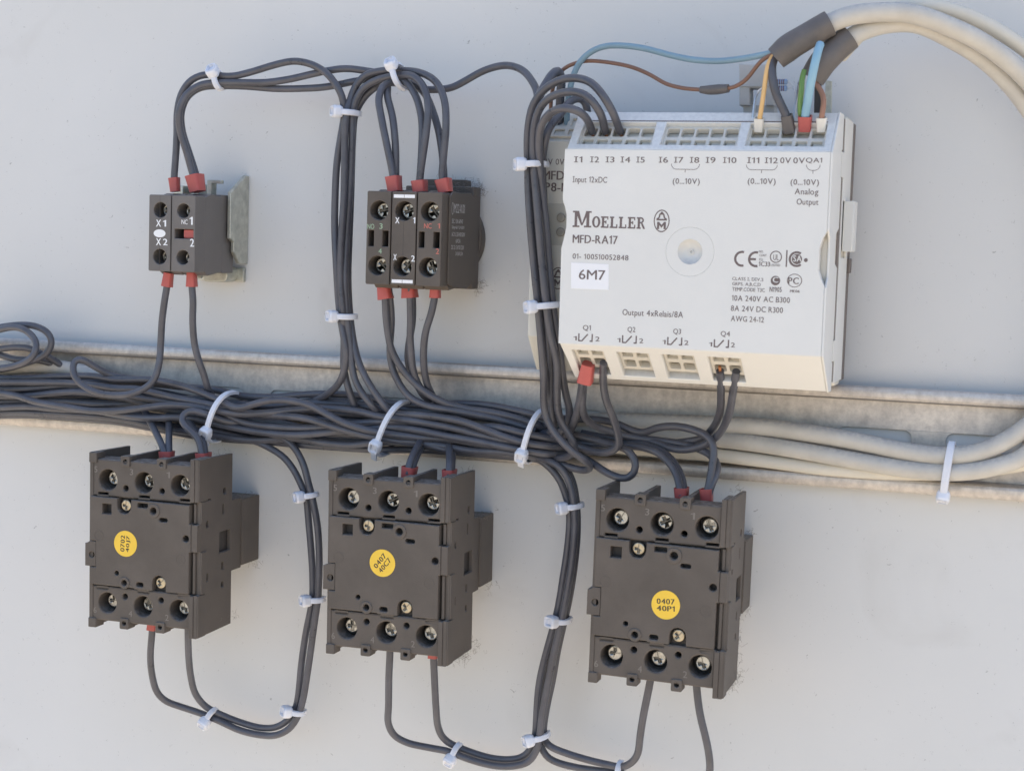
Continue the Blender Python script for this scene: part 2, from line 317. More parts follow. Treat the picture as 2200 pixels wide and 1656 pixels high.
WIRES=[
('T1', 'black_wire', 1.3, 'wire_black', 'black wire arching from the narrow red ferrule above X1 to the wire column', None, [(19.7, 77.2, 26), (19.5, 81.3, 26), (20.1, 90.5, 26), (20.4, 98.2, 26), (20.4, 105.8, 26), (22.3, 112.9, 26), (26.4, 117.5, 26), (31.0, 119.3, 25), (36.2, 119.0, 24), (41.9, 118.8, 24), (48.9, 120.4, 23), (57.7, 123.0, 22), (65.5, 124.3, 22), (72.2, 123.2, 22), (77.6, 120.6, 22), (82.4, 116.2, 23), (85.2, 111.6, 23), (85.8, 105.6, 22), (84.7, 98.2, 22), (83.3, 88.2, 22), (82.9, 76.6, 22), (83.0, 64.9, 22), (84.3, 53.2, 23), (85.5, 39.9, 23), (86.4, 33.2, 23), (88.3, 26.6, 24), (89.6, 20.0, 24), (88.4, 13.6, 23), (85.6, 8.9, 21), (81.1, 5.4, 18), (74.4, 2.0, 14), (66.8, -0.0, 10)]),
('T2', 'black_wire', 1.3, 'wire_black', 'front wire of the black pair in the wide red ferrule above the X1 block', None, [(29.8, 77.9, 27), (28.0, 82.4, 27), (25.5, 91.5, 28), (23.5, 98.5, 29), (23.5, 105.5, 30), (25.7, 111.6, 29), (30.3, 115.3, 27), (36.6, 116.4, 25), (45.7, 116.5, 24), (54.6, 116.6, 23), (63.4, 117.8, 22), (75.4, 120.6, 20), (84.0, 121.9, 19), (93.1, 121.0, 19), (100.8, 119.7, 20), (106.9, 118.4, 23), (112.0, 115.7, 27), (116.6, 110.6, 30), (119.6, 102.8, 32), (120.3, 92.9, 33), (120.4, 84.8, 34), (120.0, 79.2, 34)]),
('T3', 'black_wire', 1.3, 'wire_black', 'rear wire of the black pair in the wide red ferrule above the X1 block', None, [(28.9, 78.0, 24), (27.6, 82.6, 24), (24.7, 91.7, 25), (22.7, 98.4, 26), (22.6, 105.4, 27), (24.6, 111.4, 26), (29.6, 114.7, 25), (35.5, 115.4, 23), (46.6, 115.3, 22), (57.4, 114.6, 21), (66.2, 114.7, 20), (76.9, 115.4, 19), (87.3, 117.4, 18), (96.4, 118.7, 18), (105.3, 117.9, 19), (113.7, 115.2, 23), (118.5, 111.8, 26), (122.5, 105.9, 29), (125.5, 99.4, 31), (127.5, 91.4, 32), (128.8, 83.4, 33), (129.1, 79.4, 33)]),
('L1', 'black_wire', 1.3, 'wire_black', 'black wire from under the X2 mark that loops back on itself above the bundle', None, [(18.9, 46.0, 28), (18.3, 41.6, 28), (17.4, 36.4, 28), (15.8, 28.5, 27), (14.8, 19.8, 26), (14.7, 12.0, 27), (12.8, 5.8, 28), (6.3, 1.5, 29), (-1.7, 0.0, 29), (-11.2, 0.7, 29), (-17.3, 3.2, 29), (-20.6, 6.3, 29), (-21.9, 9.8, 28), (-21.4, 12.0, 27), (-19.4, 12.6, 26), (-18.0, 11.3, 24), (-14.8, 8.6, 21), (-11.5, 6.5, 18), (-6.0, 5.4, 16), (2.8, 4.9, 14), (12.3, 3.7, 13)]),
('L2', 'black_wire', 1.3, 'wire_black', 'black wire from the right lower red ferrule of the X1 block down into the bundle', None, [(28.4, 46.3, 28), (28.7, 42.0, 28), (29.3, 36.9, 28), (28.7, 29.1, 27), (28.5, 20.4, 25), (30.0, 13.8, 24), (30.9, 9.1, 22), (31.4, 4.3, 20), (30.5, 0.7, 15)]),
('T4', 'black_wire', 1.3, 'wire_black', 'black wire on the front of the right upper red ferrule of the three element block', None, [(129.7, 79.4, 34), (128.5, 82.7, 34), (128.8, 89.7, 34), (129.4, 100.8, 34), (128.2, 109.4, 33), (124.2, 115.8, 31), (117.2, 119.3, 28), (107.3, 120.6, 24), (99.8, 120.7, 22), (93.0, 119.2, 21), (89.1, 114.9, 21), (87.7, 109.7, 22), (87.4, 105.3, 24), (87.1, 96.4, 24), (87.3, 76.6, 24), (86.6, 60.0, 24), (86.7, 46.6, 24), (88.0, 33.3, 24), (86.8, 22.2, 20), (86.8, 15.4, 20), (87.6, 11.2, 20), (89.0, 7.0, 20), (90.9, 0.0, 18)]),
('T5', 'black_wire', 1.3, 'wire_black', 'black wire on the front of the middle upper red ferrule of the three element block', None, [(120.8, 79.2, 35), (120.7, 82.5, 35), (121.4, 88.8, 35), (122.6, 98.3, 35), (122.6, 107.9, 34), (119.9, 114.2, 32), (114.5, 118.2, 29), (108.1, 118.6, 26), (98.2, 117.3, 23), (92.5, 114.3, 22), (89.9, 109.9, 22), (88.9, 105.4, 22), (89.1, 96.5, 22), (88.5, 76.7, 22), (87.7, 60.0, 22), (87.9, 46.7, 23), (89.0, 33.3, 23), (90.7, 22.5, 23), (91.6, 15.0, 23), (93.1, 10.0, 23), (95.7, 6.0, 23), (99.6, 1.4, 22), (101.9, -2.8, 17)]),
('T6', 'black_wire', 1.3, 'wire_black', 'long black wire crossing from the green marked element over to the white modules', None, [(111.0, 79.8, 35), (110.6, 83.8, 35), (108.8, 91.0, 35), (105.5, 102.6, 34), (103.3, 110.1, 32), (103.6, 115.3, 28), (106.1, 116.4, 24), (112.5, 114.7, 20), (117.8, 114.3, 20), (125.7, 115.0, 20), (130.8, 117.4, 20), (137.6, 120.9, 20), (145.9, 122.4, 22), (153.3, 120.5, 26), (158.9, 116.0, 31), (162.6, 110.9, 36), (163.3, 104.4, 40), (162.8, 95.9, 40), (163.4, 87.8, 40), (165.3, 66.7, 39), (167.3, 49.7, 39), (168.1, 34.0, 36), (167.6, 21.1, 30), (166.6, 9.2, 22), (165.4, 0.5, 16), (160.6, -3.5, 12)]),
('T7', 'black_wire', 1.3, 'wire_black', 'second black wire in the left upper red ferrule joining the wire column', None, [(111.1, 79.9, 33), (110.8, 84.9, 33), (110.6, 92.1, 33), (108.8, 103.2, 32), (105.2, 111.4, 29), (103.6, 115.0, 25), (101.0, 116.4, 22), (96.5, 115.4, 19), (92.3, 112.1, 19), (89.7, 108.2, 19), (88.5, 105.4, 19), (87.9, 96.8, 19), (87.7, 76.8, 19), (87.4, 60.1, 19), (87.8, 46.7, 20), (89.4, 33.3, 21), (91.5, 24.2, 22), (93.6, 18.4, 23), (96.9, 12.6, 24), (101.0, 6.7, 24), (106.4, -0.2, 22), (109.4, -4.0, 15)]),
('M1', 'black_wire', 1.3, 'wire_black', 'black wire crossing in front below the left lower red ferrule of the three element block', None, [(106.2, 45.4, 30), (106.8, 40.4, 30), (106.8, 34.1, 29), (107.4, 28.0, 28), (108.0, 23.5, 27), (110.0, 18.8, 26), (113.3, 14.1, 25), (117.8, 9.8, 24), (123.4, 6.1, 23), (131.2, 3.0, 20), (144.2, 1.6, 18), (152.6, 0.1, 17), (159.3, -1.9, 16)]),
('M2', 'black_wire', 1.3, 'wire_black', 'black wire passing behind below the left lower red ferrule of the three element block', None, [(106.9, 45.4, 28), (107.8, 40.1, 28), (107.7, 32.6, 26), (106.5, 24.8, 24), (106.2, 20.3, 23), (107.2, 15.8, 23), (109.9, 10.5, 23), (114.3, 5.7, 23), (120.3, 3.2, 23), (129.5, 1.9, 22), (138.0, 0.7, 20), (146.0, -0.6, 18), (154.4, -2.6, 17), (159.3, -4.0, 16)]),
('M3', 'black_wire', 1.3, 'wire_black', 'front black wire under the middle lower red ferrule of the three element block', None, [(115.9, 45.8, 30), (116.2, 41.2, 30), (116.2, 33.1, 29), (115.8, 26.9, 28), (115.9, 22.3, 27), (115.7, 17.2, 25), (116.5, 11.8, 23), (117.9, 8.3, 21), (119.3, 3.9, 17)]),
('M4', 'black_wire', 1.3, 'wire_black', 'rear black wire under the middle lower red ferrule of the three element block', None, [(115.4, 45.7, 27), (115.9, 41.0, 27), (115.7, 32.9, 26), (113.4, 25.1, 23), (112.3, 19.0, 21), (113.4, 13.5, 20), (114.9, 9.6, 18), (116.3, 5.3, 14)]),
('M5', 'black_wire', 1.3, 'wire_black', 'single black wire bending out of the right lower red ferrule of the three element block', None, [(125.7, 46.2, 30), (125.4, 41.6, 30), (124.2, 35.7, 30), (122.1, 30.2, 29), (121.1, 24.9, 28), (120.3, 19.7, 26), (120.0, 15.1, 24), (120.2, 11.0, 22), (121.1, 6.6, 19), (121.8, 3.3, 14)]),
('C1', 'black_wire', 1.3, 'wire_black', 'black wire coiled in loose loops over the rail at the end of the bundle', 'coiled wire loops', [(-77.7, 11.0, 14), (-70.3, 18.0, 18), (-58.8, 21.8, 22), (-51.9, 23.1, 23), (-46.4, 22.5, 24), (-41.9, 20.2, 25), (-39.2, 17.0, 26), (-39.4, 13.6, 27), (-42.9, 10.6, 27), (-49.7, 8.2, 26), (-56.5, 7.0, 25), (-65.8, 6.6, 24)]),
('C2', 'black_wire', 1.3, 'wire_black', 'black wire coiled in loose loops over the rail at the end of the bundle', 'coiled wire loops', [(-79.2, 15.5, 12), (-66.0, 21.3, 18), (-56.2, 23.3, 20), (-48.1, 24.1, 21), (-42.4, 23.6, 21), (-37.5, 21.3, 21), (-35.8, 17.6, 21), (-37.4, 14.3, 21), (-42.5, 11.3, 20), (-49.2, 9.2, 18), (-58.7, 6.5, 16), (-73.2, 3.8, 14)]),
('C3', 'black_wire', 1.3, 'wire_black', 'black wire coiled in loose loops over the rail at the end of the bundle', 'coiled wire loops', [(-72.5, 11.3, 15), (-62.4, 13.8, 17), (-53.3, 15.0, 18), (-47.1, 14.7, 18), (-43.8, 12.9, 17), (-41.3, 11.2, 14), (-38.0, 7.9, 11), (-34.3, 4.5, 9.5), (-29.3, -0.0, 9)]),
('C4', 'black_wire', 1.3, 'wire_black', 'black wire coiled in loose loops over the rail at the end of the bundle', 'coiled wire loops', [(-73.3, 12.7, 14), (-63.8, 11.4, 15), (-57.5, 10.0, 15), (-50.5, 10.0, 15), (-45.2, 9.8, 13), (-41.4, 7.9, 11), (-37.9, 3.9, 9), (-34.2, -0.9, 8)]),
('W1', 'black_wire', 1.3, 'wire_black', 'black wire lying foremost on the bundle above the 40J7 contactor', 'wires of the rail bundle', [(-67.3, -2.4, 22), (-48.9, -3.5, 24), (-40.2, -5.1, 25), (-28.1, -6.1, 25), (-16.1, -7.0, 25), (-4.3, -6.3, 25), (6.8, -4.6, 25), (18.1, -2.8, 25), (29.1, -2.8, 25), (36.7, -3.7, 24), (47.1, -4.6, 22), (58.9, -3.3, 22), (70.1, -1.7, 21), (81.5, -0.5, 21), (93.0, -0.8, 21), (103.7, -2.2, 22), (118.7, -2.8, 24), (130.3, -4.0, 24), (141.2, -6.0, 22), (151.8, -8.3, 20), (160.5, -9.4, 19), (164.9, -10.3, 14), (171.1, -10.2, 11.8), (178.6, -9.8, 11.2)]),
('W2', 'black_wire', 1.3, 'wire_black', 'black wire arching over the front of the bundle between its first two ties', 'wires of the rail bundle', [(-71.7, 1.8, 16), (-50.1, 3.0, 16), (-34.6, 4.6, 17), (-19.3, 5.5, 18), (-8.4, 4.9, 19), (5.8, 5.7, 19), (17.8, 4.7, 20), (26.7, 3.0, 21), (36.9, 0.2, 22), (43.3, -1.7, 24), (48.6, -2.0, 25), (55.0, 0.2, 26), (62.4, 1.8, 26), (69.5, 1.9, 26), (76.8, 0.7, 26), (82.6, -1.7, 26), (89.7, -4.6, 26), (97.8, -6.7, 25), (104.7, -7.7, 24), (118.5, -8.5, 23), (130.2, -8.5, 22), (142.5, -9.5, 22), (152.6, -10.1, 21), (160.8, -10.6, 20), (165.3, -11.0, 15), (171.4, -10.7, 12.6), (178.8, -10.1, 11.9)]),
('W4', 'black_wire', 1.3, 'wire_black', 'black wire running in the thick bundle along the metal rail', 'wires of the rail bundle', [(-71.0, -2.6, 17), (-46.6, -0.7, 18), (-29.7, 1.0, 18), (-8.3, -0.6, 19), (9.9, -1.7, 21), (21.9, -2.1, 22), (35.1, -3.5, 21), (46.1, -7.8, 20), (58.5, -8.6, 21), (73.1, -8.2, 21), (84.0, -6.9, 20), (95.0, -5.0, 20), (107.5, -3.5, 22), (118.0, -2.9, 23), (125.1, -3.4, 23), (138.5, -5.6, 23), (150.0, -7.3, 23), (159.5, -8.0, 22), (165.9, -8.9, 20), (170.4, -9.8, 15), (176.0, -10.0, 11.0), (183.7, -9.5, 11.2)]),
('W5', 'black_wire', 1.3, 'wire_black', 'black wire running in the thick bundle along the metal rail', 'wires of the rail bundle', [(-69.5, -10.1, 19), (-47.7, -7.8, 20), (-34.6, -7.9, 20), (-18.5, -7.7, 19), (-6.4, -8.1, 22), (3.4, -8.4, 24), (11.8, -8.2, 24), (19.7, -7.4, 23), (27.1, -7.9, 21), (38.3, -9.7, 20), (54.4, -11.0, 21), (66.3, -11.1, 22), (73.6, -10.5, 22), (84.7, -8.8, 21), (95.1, -7.4, 20), (107.6, -5.7, 22), (118.8, -5.9, 24), (127.5, -7.0, 24), (139.0, -8.1, 24), (150.5, -9.4, 24), (158.6, -10.3, 23), (165.5, -11.3, 21), (169.9, -11.3, 16), (175.4, -10.9, 11.8), (183.1, -10.1, 11.9)]),
('W8', 'black_wire', 1.3, 'wire_black', 'black wire running in the thick bundle along the metal rail', 'wires of the rail bundle', [(-70.2, -5.4, 18), (-52.2, -4.3, 19), (-43.7, -3.1, 20), (-30.8, -1.2, 21), (-22.7, -0.6, 21), (-11.8, -1.4, 20), (-0.2, -2.6, 19), (13.4, -5.4, 18), (26.8, -7.0, 17), (40.6, -7.7, 17), (59.9, -7.5, 17), (78.9, -10.1, 17), (97.5, -9.7, 17), (115.7, -7.7, 17), (134.2, -4.9, 19), (147.0, -2.9, 23), (158.4, -4.6, 23), (165.8, -6.0, 20), (170.3, -7.9, 15), (176.0, -8.8, 11.0), (183.9, -8.6, 11.9)]),
('W9', 'black_wire', 1.3, 'wire_black', 'black wire slanting down across the front of the bundle before the column foot', 'wires of the rail bundle', [(-71.7, -8.1, 16), (-49.4, -6.1, 17), (-32.8, -5.0, 18), (-16.1, -5.1, 18), (0.7, -3.8, 17), (19.0, -1.3, 17), (29.2, -0.2, 18), (39.4, -1.6, 15), (54.9, -1.7, 15), (70.2, 0.2, 15), (85.2, 0.8, 15), (101.0, -0.1, 17), (106.6, -0.9, 20), (118.7, -0.3, 24), (127.7, -0.6, 25), (136.4, -1.7, 25), (144.9, -4.1, 25), (153.5, -6.5, 25), (160.2, -7.8, 24), (166.2, -8.5, 21), (170.7, -9.4, 16), (176.3, -9.8, 11.8), (183.5, -9.5, 10.5)]),
('W10', 'black_wire', 1.3, 'wire_black', 'black wire straying along the upper edge of the bundle', 'wires of the rail bundle', [(-74.7, -1.6, 12), (-44.3, 0.1, 12), (-23.2, 2.7, 12), (-2.5, 3.5, 12), (17.8, 2.9, 12), (29.0, 2.8, 12), (41.7, 1.1, 12), (55.3, 1.4, 12), (66.7, 3.0, 13), (77.7, 4.0, 13), (92.3, 3.8, 13), (103.8, 1.9, 13), (113.8, 1.7, 13), (129.3, 3.6, 14), (141.2, 3.8, 15), (152.7, 2.4, 15), (162.0, 0.6, 14)]),
('W11', 'black_wire', 1.3, 'wire_black', 'black wire running in the thick bundle along the metal rail', 'wires of the rail bundle', [(-74.7, -4.8, 12), (-33.7, -3.3, 12), (-2.4, -1.5, 12), (27.9, -5.0, 12), (57.3, -3.2, 12), (85.9, -3.2, 12), (113.6, -3.2, 12), (132.3, -1.0, 14), (150.6, -1.3, 16), (159.3, -1.9, 16), (163.9, -5.5, 11), (171.5, -6.9, 13.4), (178.8, -7.8, 11.9)]),
('W13', 'black_wire', 1.3, 'wire_black', 'black wire running in the thick bundle along the metal rail', 'wires of the rail bundle', [(-75.4, -12.2, 11), (-34.3, -9.9, 11), (-2.9, -11.6, 11), (27.5, -13.2, 11), (57.0, -13.0, 11), (85.7, -12.8, 11), (113.4, -12.7, 11), (140.4, -12.5, 11), (158.4, -13.3, 12), (164.1, -12.6, 11), (171.2, -11.4, 11.8), (178.7, -10.6, 11.2)]),
('W14', 'black_wire', 1.3, 'wire_black', 'black wire running in the thick bundle along the metal rail', 'wires of the rail bundle', [(-75.4, -7.4, 11), (-33.6, -5.2, 12), (-2.4, -5.5, 12), (27.4, -7.8, 11), (57.4, -5.9, 12), (86.4, -5.7, 13), (114.1, -6.1, 13), (141.3, -6.2, 14), (159.1, -7.5, 15), (164.0, -9.0, 11), (171.3, -9.1, 12.6), (178.8, -9.1, 11.9)]),
('W15', 'black_wire', 1.3, 'wire_black', 'black wire running in the thick bundle along the metal rail', 'wires of the rail bundle', [(-75.4, -3.1, 11), (-33.7, -1.1, 12), (-2.5, 1.0, 12), (27.3, -2.0, 11), (57.3, -0.8, 12), (81.0, 1.5, 14), (96.0, 0.7, 14), (113.9, -0.0, 13), (141.1, 0.1, 14), (158.6, -1.5, 14), (163.8, -5.0, 11), (171.5, -6.6, 13.4), (178.4, -7.8, 10.5)]),
('D1', 'black_wire', 1.3, 'wire_black', 'black wire looping up to the outer bottom terminal of the 40C7 contactor', None, [(-73.1, -13.7, 14), (-51.4, -12.0, 14), (-32.2, -11.5, 14), (-11.3, -12.0, 14), (5.1, -13.5, 14), (23.3, -15.3, 14), (39.1, -15.5, 14), (52.8, -15.4, 14), (67.5, -15.4, 15), (82.1, -15.4, 15), (99.4, -15.1, 15), (115.1, -14.0, 15), (133.4, -13.8, 16), (151.0, -13.9, 16), (162.0, -14.0, 18), (165.7, -16.4, 18), (169.3, -20.1, 18), (171.4, -25.3, 17), (172.9, -29.8, 17), (173.4, -35.0, 17), (172.9, -45.0, 17), (171.7, -55.1, 17), (170.4, -65.2, 17), (168.6, -73.7, 17), (166.5, -82.3, 17), (164.4, -92.7, 17), (163.8, -99.5, 17), (163.6, -108.0, 17), (163.3, -114.0, 17), (161.5, -118.8, 17), (158.5, -121.6, 17), (153.2, -123.1, 17), (146.5, -123.3, 17), (138.9, -122.1, 17), (135.1, -121.2, 17), (131.7, -119.8, 18), (129.3, -117.1, 20), (128.5, -112.4, 23), (129.2, -105.5, 27), (129.8, -93.9, 31), (130.0, -85.7, 33), (129.7, -81.9, 33)]),
('D2', 'black_wire', 1.3, 'wire_black', 'black wire looping up to the middle bottom terminal of the 40C7 contactor', None, [(-70.9, -12.6, 17), (-58.1, -11.0, 17), (-40.7, -10.2, 18), (-24.6, -10.0, 18), (-8.6, -10.2, 18), (5.4, -11.6, 18), (16.9, -13.0, 18), (30.8, -13.5, 18), (44.6, -14.8, 17), (56.2, -14.2, 17), (65.9, -12.8, 18), (78.1, -13.4, 19), (89.3, -13.6, 19), (100.9, -11.7, 20), (110.6, -10.5, 22), (118.2, -10.5, 22), (126.9, -12.1, 22), (137.7, -12.9, 20), (148.9, -13.0, 19), (158.6, -13.3, 18), (166.1, -13.8, 20), (170.7, -15.8, 21), (173.4, -20.2, 20), (175.0, -24.6, 20), (175.8, -29.2, 20), (176.3, -34.4, 20), (176.0, -44.2, 20), (175.0, -54.2, 20), (173.5, -64.3, 20), (172.1, -71.9, 20), (170.3, -81.2, 20), (168.9, -89.7, 20), (167.5, -98.3, 20), (166.4, -106.8, 20), (165.9, -112.8, 20), (164.7, -118.0, 20), (162.1, -121.9, 20), (157.8, -123.8, 20), (151.3, -124.9, 20), (143.9, -124.5, 20), (138.1, -123.5, 20), (131.8, -122.0, 20), (124.9, -121.6, 20), (115.8, -120.5, 21), (111.6, -117.8, 23), (110.4, -112.7, 26), (111.6, -105.4, 29), (113.1, -91.8, 33), (113.7, -85.5, 34), (113.6, -81.8, 34)]),
('D3', 'black_wire', 1.3, 'wire_black', 'black wire looping up to the middle bottom terminal of the 40P1 contactor', None, [(-68.8, 0.4, 20), (-47.3, 1.7, 20), (-23.4, 2.6, 20), (-6.9, 1.8, 21), (1.4, 2.1, 21), (9.7, 1.2, 22), (19.6, -0.2, 23), (36.1, -2.0, 23), (46.0, -4.1, 20), (58.4, -4.5, 21), (65.3, -4.2, 23), (74.5, -4.4, 24), (81.8, -6.0, 24), (91.8, -8.0, 24), (102.1, -9.6, 23), (112.4, -10.7, 22), (123.2, -10.8, 22), (138.4, -12.0, 22), (149.8, -11.6, 22), (157.5, -12.4, 21), (162.0, -13.4, 18), (166.6, -14.3, 16), (170.9, -16.4, 16), (173.4, -21.3, 15), (174.8, -27.0, 15), (175.4, -31.9, 15), (175.7, -40.1, 15), (175.0, -51.8, 15), (173.5, -63.6, 15), (171.5, -73.9, 15), (169.9, -82.4, 15), (168.5, -92.7, 15), (166.9, -101.3, 15), (165.8, -110.0, 15), (166.3, -114.4, 16), (168.9, -116.1, 17), (173.9, -117.2, 18), (182.7, -118.8, 18), (190.4, -119.6, 18), (196.1, -119.5, 19), (200.0, -116.8, 21), (202.8, -112.4, 24), (204.3, -105.5, 28), (206.1, -96.9, 32), (208.0, -88.5, 35), (209.1, -82.7, 36), (209.5, -78.9, 36)]),
('D4', 'black_wire', 1.3, 'wire_black', 'black wire looping up to the outer bottom terminal of the 40P1 contactor', None, [(-74.6, -9.5, 12), (-33.6, -7.4, 12), (-2.3, -8.7, 12), (28.0, -10.0, 12), (57.5, -9.4, 12), (86.0, -9.2, 12), (113.7, -9.1, 12), (140.7, -9.8, 12), (153.4, -11.4, 13), (161.3, -14.1, 13), (167.4, -16.5, 13), (171.4, -20.9, 13), (173.2, -27.4, 13), (173.6, -35.6, 13), (173.2, -52.3, 13), (171.6, -65.9, 13), (168.8, -79.6, 13), (165.8, -91.8, 13), (164.3, -103.9, 13), (163.9, -113.9, 14), (165.0, -117.2, 15), (167.0, -120.5, 15), (170.8, -122.2, 15), (178.8, -123.2, 15), (187.6, -122.9, 16), (196.1, -122.9, 16), (206.7, -123.9, 18), (218.8, -125.8, 20), (226.3, -121.8, 24), (228.7, -114.3, 27), (228.9, -107.0, 31), (228.2, -100.8, 34), (226.4, -92.6, 36), (225.2, -86.2, 36), (224.6, -81.1, 36)]),
('D5', 'black_wire', 1.3, 'wire_black', 'black wire looping under the 40J7 contactor to the lower terminal with a red sleeve end', None, [(22.6, -6.1, 20), (33.9, -8.1, 19), (45.1, -10.1, 18), (52.8, -11.2, 18), (57.5, -11.8, 18), (63.2, -13.5, 18), (67.3, -16.8, 18), (70.9, -22.8, 18), (72.7, -28.6, 18), (74.3, -33.5, 18), (76.9, -44.7, 18), (77.9, -56.8, 18), (77.9, -66.4, 18), (77.7, -72.0, 18), (76.9, -77.9, 18), (75.8, -86.8, 18), (74.2, -99.5, 18), (72.5, -110.5, 18), (70.5, -117.1, 18), (67.0, -122.4, 18), (61.4, -125.6, 18), (54.0, -126.2, 18), (46.0, -125.4, 18), (37.8, -123.0, 18), (29.8, -121.0, 18), (22.1, -119.2, 19), (16.9, -116.8, 22), (14.6, -112.7, 25), (14.3, -105.9, 28), (15.2, -98.8, 31), (16.5, -92.9, 33), (17.6, -86.7, 34), (17.5, -83.3, 34)]),
('D6', 'black_wire', 1.3, 'wire_black', 'black wire looping under the 40J7 contactor to its bare right lower terminal', None, [(21.5, -9.4, 18), (32.8, -12.3, 17), (44.1, -14.2, 16), (51.9, -15.8, 16), (55.4, -17.2, 16), (61.2, -20.1, 16), (65.9, -25.0, 16), (68.9, -30.1, 16), (70.9, -34.0, 16), (72.5, -45.4, 16), (73.9, -57.5, 16), (74.5, -66.2, 16), (74.5, -72.7, 16), (73.5, -78.7, 16), (72.1, -85.9, 16), (70.5, -98.6, 16), (69.6, -109.6, 16), (68.5, -115.0, 16), (65.9, -119.3, 16), (60.8, -123.0, 16), (54.9, -124.1, 16), (46.8, -123.3, 16), (37.2, -120.6, 17), (32.3, -117.8, 19), (29.5, -112.5, 22), (29.6, -104.6, 26), (31.3, -94.2, 31), (32.7, -85.5, 34), (32.6, -81.8, 34)]),
('A1', 'black_wire', 1.3, 'wire_black', 'black wire arching highest into the third input socket of the front module', None, [(196.5, 97.6, 54), (196.4, 98.9, 56), (195.6, 102.9, 60), (193.0, 107.7, 62), (188.0, 112.5, 60), (181.8, 114.3, 57), (177.0, 114.1, 55), (172.6, 112.7, 53), (168.4, 110.0, 51), (165.8, 106.7, 50), (164.2, 101.6, 49), (163.5, 95.4, 48), (163.6, 87.4, 47), (164.2, 77.2, 47), (165.3, 66.5, 47), (166.3, 55.9, 46), (167.6, 46.7, 46), (168.1, 41.0, 45), (168.6, 34.3, 44), (169.1, 24.9, 42), (168.7, 16.2, 38), (167.7, 8.6, 34), (167.9, 3.7, 32), (170.6, -1.4, 32), (174.4, -5.5, 32), (178.6, -9.1, 31), (182.0, -11.7, 29), (182.7, -13.7, 26), (180.1, -15.9, 22), (175.7, -15.9, 20), (170.7, -14.9, 19), (165.6, -13.4, 18), (160.0, -12.6, 17), (152.7, -12.3, 16)]),
('A2', 'black_wire', 1.3, 'wire_black', 'black wire arching into the second input socket of the front module', None, [(191.6, 97.5, 54), (191.6, 99.2, 56), (191.9, 102.0, 60), (190.1, 105.7, 63), (187.0, 108.4, 63), (182.1, 109.6, 61), (177.0, 109.3, 58), (172.0, 107.7, 55), (168.6, 104.3, 53), (167.2, 100.4, 52), (166.5, 95.2, 51), (166.6, 87.3, 50), (167.8, 77.2, 50), (169.1, 66.6, 50), (170.1, 56.0, 49), (171.4, 46.9, 49), (171.9, 41.2, 48), (172.5, 34.6, 46), (173.4, 28.3, 44), (173.8, 21.9, 40), (172.9, 13.5, 36), (172.1, 6.8, 32), (172.5, 1.3, 29), (175.2, -3.0, 28), (177.1, -6.8, 27), (175.6, -10.3, 24), (170.3, -12.7, 20), (162.8, -13.3, 15)]),
('A3', 'black_wire', 1.3, 'wire_black', 'black wire arching lowest into the first input socket of the front module', None, [(187.4, 97.4, 55), (187.5, 98.8, 57), (187.3, 101.1, 61), (185.7, 103.2, 65), (182.1, 104.1, 66), (177.4, 103.6, 63), (173.3, 101.9, 59), (170.5, 99.0, 56), (169.1, 95.1, 53), (168.7, 87.3, 50), (169.4, 77.3, 48), (170.7, 66.7, 47), (171.6, 56.0, 46), (172.7, 46.9, 46), (173.2, 41.2, 45), (173.8, 34.5, 43), (174.6, 28.3, 41), (174.5, 18.6, 36), (174.3, 10.7, 30), (174.7, 4.7, 26), (173.4, 0.1, 24), (169.4, -3.7, 21), (164.3, -6.0, 18), (157.7, -7.0, 16)]),
('A4', 'black_wire', 1.3, 'wire_black', 'black wire ducking behind the front module beneath the three arching wires', None, [(179.9, 103.9, 34), (179.8, 105.6, 35), (179.4, 108.9, 36), (177.5, 109.8, 38), (175.4, 107.9, 42), (173.9, 103.6, 46), (172.4, 100.9, 49), (171.2, 97.5, 51), (169.5, 92.3, 49), (168.2, 87.5, 46), (168.4, 77.4, 44), (169.1, 66.7, 43), (169.7, 56.0, 43), (169.8, 46.7, 43), (170.4, 41.0, 43), (170.3, 34.3, 40), (170.2, 24.7, 36), (169.1, 17.1, 30), (167.8, 9.6, 26), (167.8, 1.3, 23), (167.3, -2.2, 21), (164.3, -5.2, 18), (159.1, -6.3, 15)]),
('A5', 'black_wire', 1.5, 'wire_black', 'thick black wire bent sharply down into a socket of the rear module', None, [(168.3, 98.0, 29), (169.0, 103.3, 31), (170.0, 111.4, 34), (170.7, 116.9, 36), (170.1, 119.1, 38), (168.7, 117.3, 40), (166.9, 112.6, 43), (165.1, 107.7, 45), (163.9, 101.7, 45), (163.4, 95.7, 44), (163.4, 87.6, 43), (164.2, 77.4, 43), (164.9, 66.6, 42), (166.1, 55.9, 42), (167.5, 40.9, 41), (167.8, 30.9, 38), (167.6, 21.2, 33), (167.0, 12.9, 28), (166.8, 6.1, 24), (166.8, 0.1, 20), (164.5, -4.5, 16), (159.3, -5.2, 13)]),
('Q1', 'black_wire', 1.3, 'wire_black', 'black wire in the red ferrule at Q1 dropping straight behind the bundle', None, [(187.2, 21.8, 52), (186.1, 18.3, 51), (184.3, 13.9, 46), (181.2, 7.8, 38), (177.8, 2.4, 30), (173.9, -2.5, 22), (167.7, -6.9, 15)]),
